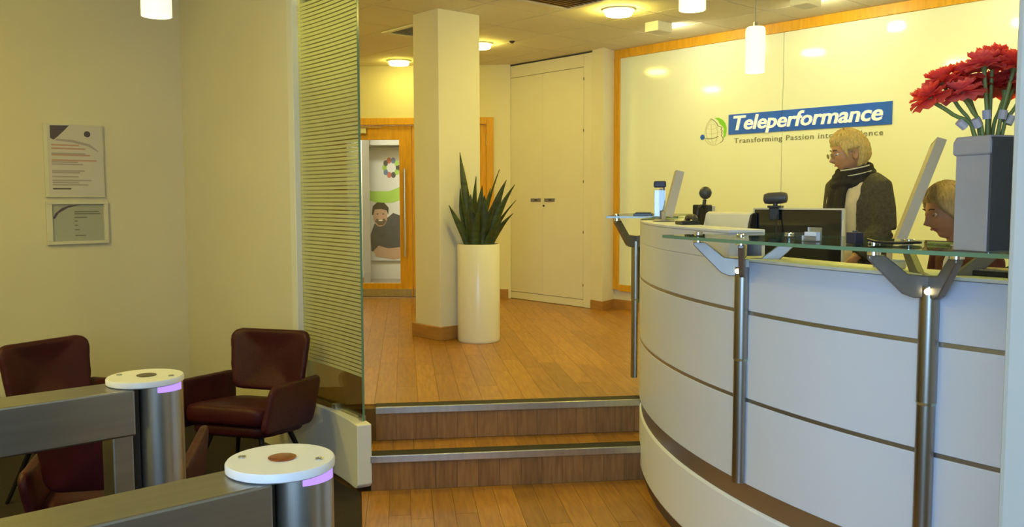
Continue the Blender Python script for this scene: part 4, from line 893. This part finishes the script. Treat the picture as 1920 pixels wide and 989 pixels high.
# ---- standing person
def standing():
    rz = ang(157)
    t = thing('person', 'standing person with short blond hair, glasses, dark scarf and grey cardigan behind the desk', 'person', (4.974, 2.592, ZU), rz)
    HM = Matrix.Translation((.055, 0, 1.463)) @ Matrix.Rotation(ang(-16), 4, 'Z') @ Matrix.Rotation(ang(13), 4, 'Y')
    b = nb(); head_grid(b, lambda a, e: HM @ head_point(a, e))
    limb(b, [(-.005,0,1.27),(.005,0,1.33),(.022,0,1.38),(.035,0,1.43)], [(.075,.06),(.055,.055),(.05,.052),(.05,.055)])
    limb(b, [(0,0,.78),(0,0,.86),(0,0,.97),(.005,0,1.08),(.01,0,1.18),(0,0,1.27),(-.005,0,1.315)], [(.15,.10),(.172,.125),(.150,.115),(.155,.118),(.165,.115),(.165,.085),(.09,.06)])
    for sy in (-1, 1):
        limb(b, [(0,sy*.085,.84),(.0,sy*.09,.70),(.01,sy*.09,.47),(-.005,sy*.09,.28),(-.01,sy*.09,.08),(0,sy*.09,.04)], [.095,.088,.058,.055,.036,.036])
        limb(b, [(-.03,sy*.09,.035),(.03,sy*.09,.045),(.10,sy*.095,.028),(.16,sy*.098,.018)], [(.03,.034),(.036,.036),(.04,.026),(.03,.016)])
        el = (-.02, sy*.215, 1.02); wr = (.13, sy*.175, .86)
        limb(b, [(-.005,sy*.13,1.275),(-.01,sy*.175,1.255),(-.02,sy*.20,1.14),el], [.055,.055,.046,.042]); limb(b, [el,(.05,sy*.20,.95),wr], [.042,.037,.026])
        hand(b, wr, (.62, -sy*.1, -.78), (0, -sy*1, .0), .5, sy > 0)
    remeshed('body', b, M_skin, t, .0052, 3)
    head_extras(t, HM, .8)
    # hair: cropped blond
    def hair(a, e):
        aa = abs((a+PI) % (2*PI) - PI); p = head_point(a, e); z = p.z
        line = .062 if aa < .75 else (.062 - .10*(aa-.75)/.55 if aa < 1.3 else (-.038 - .042*min(1,(aa-1.3)/.7)))
        if 1.25 < aa < 1.85 and z < .025: line = max(line, .020)
        m = 1/(1+math.exp(-(z-line)/.0045)); th = .020 + .006*max(0, math.sin(e)) + .006*(aa > 1.9) + .0028*math.sin(a*23+e*9) + .002*math.sin(a*41-e*15)
        if aa < .9: th += .006*m
        return HM @ head_point(a, e, th*m - .012*(1-m))
    b = nb(); head_grid(b, hair, 120, 70); obj('hair', b, mat('blond_short', (.74,.53,.20), .5, noise=.35, nscale=40, stretch=(3,3,1), bump=.3, bscale=120), t, 80)
    # glasses
    b = nb()
    for sy in (-1, 1):
        c = Vector((.113, sy*.031, .008)); tube(b, [HM @ (c + Vector((-.35*abs(.0)-.006*(sy*math.sin(k*PI/9) > .3), .0215*math.sin(k*PI/9), .0155*math.cos(k*PI/9)))) for k in range(19)], .0012, 6)
        tube(b, [HM @ Vector(p) for p in ((.106, sy*.053, .014),(.07, sy*.073, .014),(.0, sy*.083, .012),(-.012, sy*.083, .0))], .0013, 6)
    tube(b, [HM @ Vector(p) for p in ((.113,-.010,.012),(.117,0,.014),(.113,.010,.012))], .0012, 6); gl_ = obj('glasses', b, M_steel, t, 60)
    for sy in (-1, 1):
        b = nb(); slab(b, [(.0205*math.sin(k*PI/9), .0148*math.cos(k*PI/9)) for k in range(18)], HM @ Matrix.Translation((.1115, sy*.031, .008)) @ Matrix(((0,0,1,0),(1,0,0,0),(0,1,0,0),(0,0,0,1))), .001); obj('lens', b, M_acryl, gl_)
    # shirt (cream), trousers, cardigan
    b = nb(); limb(b, [(.006,0,.80),(.008,0,.88),(.008,0,.98),(.013,0,1.08),(.018,0,1.18),(.004,0,1.28),(.0,0,1.335)], [(.170,.125),(.182,.138),(.162,.130),(.166,.134),(.176,.130),(.170,.095),(.068,.066)])
    remeshed('shirt', b, mat('cream_shirt', (.66,.58,.44), .8, noise=.12, nscale=14, bump=.4, bscale=18), t, .008, 5)
    b = nb()
    limb(b, [(0,0,.76),(0,0,.84),(0,0,.90)], [(.165,.122),(.180,.135),(.176,.130)])
    for sy in (-1, 1): limb(b, [(0,sy*.085,.84),(.0,sy*.09,.70),(.01,sy*.09,.47),(-.005,sy*.09,.28),(-.01,sy*.09,.06)], [.102,.096,.072,.070,.066])
    remeshed('trousers', b, mat('black_trousers', (.015,.014,.014), .85), t, .009, 4)
    b = nb(); limb(b, [(-.03,0,.70),(-.028,0,.80),(-.024,0,.92),(-.014,0,1.04),(-.006,0,1.16),(-.012,0,1.265),(-.016,0,1.345)], [(.222,.165),(.214,.16),(.196,.152),(.188,.15),(.190,.146),(.182,.105),(.088,.078)])
    for sy in (-1, 1):
        el = (-.025, sy*.222, 1.02); wr = (.115, sy*.182, .875)
        limb(b, [(-.012,sy*.13,1.28),(-.015,sy*.178,1.262),(-.022,sy*.208,1.14),el], [.068,.068,.064,.060]); limb(b, [el,(.045,sy*.205,.955),wr], [.060,.056,.046])
    def cut(b2):
        kill = [v for v in b2.verts if v.co.x > .035 and -.11 < v.co.y < .088 + .06*max(0, min(1, (v.co.x-.035)/.09)) and v.co.z < 1.36 and not (abs(v.co.y) > .13)]
        bmesh.ops.delete(b2, geom=kill, context='VERTS')
        bot = [v for v in b2.verts if v.co.z < .722 and abs(v.co.y) < .3 and v.co.x < .16]; bmesh.ops.delete(b2, geom=bot, context='VERTS')
    c = remeshed('cardigan', b, mat('grey_cardigan', (.085,.078,.062), .95, noise=.4, nscale=60, bump=.5, bscale=140), t, .009, 5, hook=cut)
    s = c.modifiers.new('solid', 'SOLIDIFY'); s.thickness = .008; s.offset = 1
    # scarf: two loops and hanging end
    M_sc = mat('dark_scarf', (.020,.019,.022), .9, noise=.5, nscale=24, bump=.5, bscale=60); M_sc2 = mat('scarf_white_stripe', (.60,.58,.50), .85)
    b = nb()
    for zz, rx, ry, tilt_, r_ in ((1.335,.092,.088,.45,.036),(1.368,.080,.078,.55,.030),(1.30,.11,.10,.42,.034)):
        lp = [(.012+rx*math.cos(2*PI*k/24), ry*math.sin(2*PI*k/24), zz - tilt_*.5*rx*math.cos(2*PI*k/24) + .006*math.sin(5*2*PI*k/24)) for k in range(24)]
        limb(b, lp + [lp[0], lp[1]], [(r_*.75, r_)]*26, (0,0,1), 10)
    limb(b, [(.105,.03,1.29),(.135,.035,1.22),(.148,.038,1.13),(.150,.04,1.04),(.150,.042,.98)], [(.040,.024),(.046,.020),(.050,.016),(.052,.014),(.050,.012)]); limb(b, [(.105,-.02,1.29),(.133,-.03,1.22),(.145,-.035,1.12),(.145,-.035,1.06)], [(.036,.024),(.042,.02),(.045,.016),(.044,.012)])
    sc = remeshed('scarf', b, M_sc, t, .006, 3)
    for q, (zz, rx, ry, w_) in enumerate(((1.352,.120,.116,.0032),(1.386,.104,.100,.0045))):
        b = nb(); tube(b, [(.012+rx*math.cos(a_), ry*math.sin(a_), zz-.24*rx*math.cos(a_)) for a_ in [(.1+1.7*k/16+.0*q) for k in range(17)]], w_, 6); obj('scarf_stripe', b, M_sc2, sc, 60)
    b = nb(); limb(b, [(.164,.03,1.12),(.167,.03,1.04)], [(.014,.004),(.014,.004)]); obj('name_badge', b, M_sc2, t, 50)
standing()

# ---- seated person and chair
def seated():
    face_dir = Vector((-.80, .60, 0)); rz = math.atan2(face_dir.y, face_dir.x); px, py = 4.112, 1.574
    t = thing('person', 'seated person with long fair hair and maroon top looking down beside the vase', 'person', (px, py, ZU), rz)
    HM = Matrix.Translation((.13, 0, 1.140)) @ Matrix.Rotation(ang(16), 4, 'Y')
    b = nb(); head_grid(b, lambda a, e: HM @ head_point(a, e))
    limb(b, [(.055,0,.95),(.07,0,1.00),(.09,0,1.05),(.105,0,1.10)], [(.07,.058),(.052,.05),(.047,.048),(.048,.052)])
    limb(b, [(-.06,0,.44),(-.06,0,.52),(-.04,0,.64),(-.005,0,.75),(.03,0,.86),(.05,0,.945),(.055,0,.985)], [(.15,.10),(.17,.12),(.145,.11),(.15,.112),(.165,.11),(.16,.08),(.085,.058)])
    for sy in (-1, 1):
        limb(b, [(-.06,sy*.085,.52),(.12,sy*.095,.525),(.34,sy*.10,.52)], [.088,.082,.058]); limb(b, [(.34,sy*.10,.52),(.32,sy*.10,.30),(.30,sy*.10,.07),(.30,sy*.10,.035)], [.058,.05,.036,.036])
        limb(b, [(.27,sy*.10,.035),(.33,sy*.10,.045),(.40,sy*.105,.028),(.46,sy*.108,.018)], [(.03,.034),(.036,.036),(.04,.026),(.03,.016)])
        el = (.06, sy*.215, .73); wr = (.27, sy*.13, .775)
        limb(b, [(.045,sy*.13,.945),(.045,sy*.175,.92),(.05,sy*.205,.82),el], [.052,.052,.044,.040]); limb(b, [el,(.16,sy*.18,.75),wr], [.040,.035,.025]); hand(b, wr, (.95,-sy*.30,-.02), (0,0,-1), .35, sy < 0)
    remeshed('body', b, M_skin2, t, .0052, 3); head_extras(t, HM, 1.6)
    M_h = mat('fair_long_hair', (.46,.33,.17), .45, noise=.4, nscale=30, stretch=(3,3,.6), bump=.3, bscale=120)
    def hair(a, e):
        aa = abs((a+PI) % (2*PI) - PI); p = head_point(a, e); z = p.z
        line = .066 if aa < .55 else (.066 - .09*(aa-.55)/.75 if aa < 1.3 else (-.024-.08*min(1,(aa-1.3)/.35)))
        m = 1/(1+math.exp(-(z-line)/.004)); th = .017 + .006*max(0, math.sin(e)) + .0022*math.sin(a*27+e*6) + .0016*math.sin(a*47)
        return HM @ head_point(a, e, th*m - .012*(1-m))
    b = nb(); head_grid(b, hair, 120, 70); hr = obj('hair', b, M_h, t, 80)
    b = nb()
    for sy in (-1, 1): limb(b, [HM @ Vector(p) for p in ((-.05,sy*.066,.01),(-.055,sy*.072,-.06),(-.06,sy*.070,-.13),(-.05,sy*.072,-.20),(-.04,sy*.07,-.25))], [(.014,.030),(.020,.036),(.022,.036),(.020,.032),(.008,.016)])
    limb(b, [HM @ Vector(p) for p in ((-.085,0,.02),(-.095,0,-.06),(-.095,0,-.14),(-.085,0,-.22),(-.08,0,-.26))], [(.055,.016),(.072,.022),(.078,.024),(.072,.020),(.05,.010)])
    remeshed('hair_length', b, M_h, t, .006, 3)
    M_top = mat('maroon_top', (.085,.018,.022), .85, noise=.2, nscale=30); b = nb()
    limb(b, [(-.06,0,.46),(-.06,0,.53),(-.04,0,.64),(-.003,0,.75),(.033,0,.86),(.052,0,.945),(.06,0,.995)], [(.168,.118),(.182,.132),(.158,.124),(.162,.124),(.176,.120),(.170,.090),(.066,.060)])
    for sy in (-1, 1):
        el = (.06, sy*.217, .73); limb(b, [(.045,sy*.13,.947),(.045,sy*.178,.922),(.05,sy*.208,.82),el], [.060,.060,.053,.049]); limb(b, [el,(.16,sy*.18,.75),(.24,sy*.145,.77)], [.049,.043,.034])
    remeshed('top', b, M_top, t, .008, 4)
    b = nb(); limb(b, [(.13,.03,.975),(.148,.02,.92),(.150,.01,.86)], [(.02,.006),(.016,.006),(.012,.006)]); obj('collar', b, M_white, t, 60)
    b = nb(); limb(b, [(-.06,0,.44),(-.06,0,.52),(-.06,0,.56)], [(.172,.128),(.184,.136),(.176,.128)])
    for sy in (-1, 1): limb(b, [(-.06,sy*.085,.52),(.12,sy*.095,.525),(.34,sy*.10,.525),(.345,sy*.10,.46),(.32,sy*.10,.30),(.30,sy*.10,.06)], [.096,.092,.074,.07,.064,.058])
    remeshed('trousers', b, MATS['black_trousers'], t, .009, 4)
    c = thing('office_chair', 'dark office chair under the seated person behind the desk', 'office chair', (px-math.cos(rz)*.02, py-math.sin(rz)*.02, ZU), rz)
    M_fab = mat('chair_fabric', (.03,.03,.035), .9)
    b = nb(); pillow(b, .22, .23, .08, .07, lambda u, v, d: Vector((u+.04, v, .385+d))); obj('seat', b, M_fab, c, 60)
    b = nb(); pillow(b, .21, .17, .07, .05, lambda u, v, d: Vector((-.275+d+.05*(u/.21)**2 - .1*v, u, .72+v))); obj('backrest', b, M_fab, c, 60)
    b = nb(); tube(b, catmull([(-.05,0,.345),(-.24,0,.36),(-.30,0,.50),(-.292,0,.70)], 5), .018, 8); obj('back_bar', b, M_black, c, 40)
    b = nb(); tube(b, [(.02,0,.07),(.02,0,.35)], .028, 16); obj('gas_column', b, M_black, c, 40)
    for k in range(5):
        a = 2*PI*k/5; u = Vector((math.cos(a), math.sin(a), 0)); o_ = Vector((.02,0,0)); b = nb(); tube(b, [o_+Vector((0,0,.085)), o_+u*.26+Vector((0,0,.062))], [.024,.014], 8); lg = obj('base_arm', b, M_black, c, 40)
        w_ = Vector((-u.y, u.x, 0)); b = nb(); tube(b, [o_+u*.262+w_*-.018+Vector((0,0,.027)), o_+u*.262+w_*.018+Vector((0,0,.027))], .027, 14); obj('caster', b, M_dark, lg, 40)
seated()
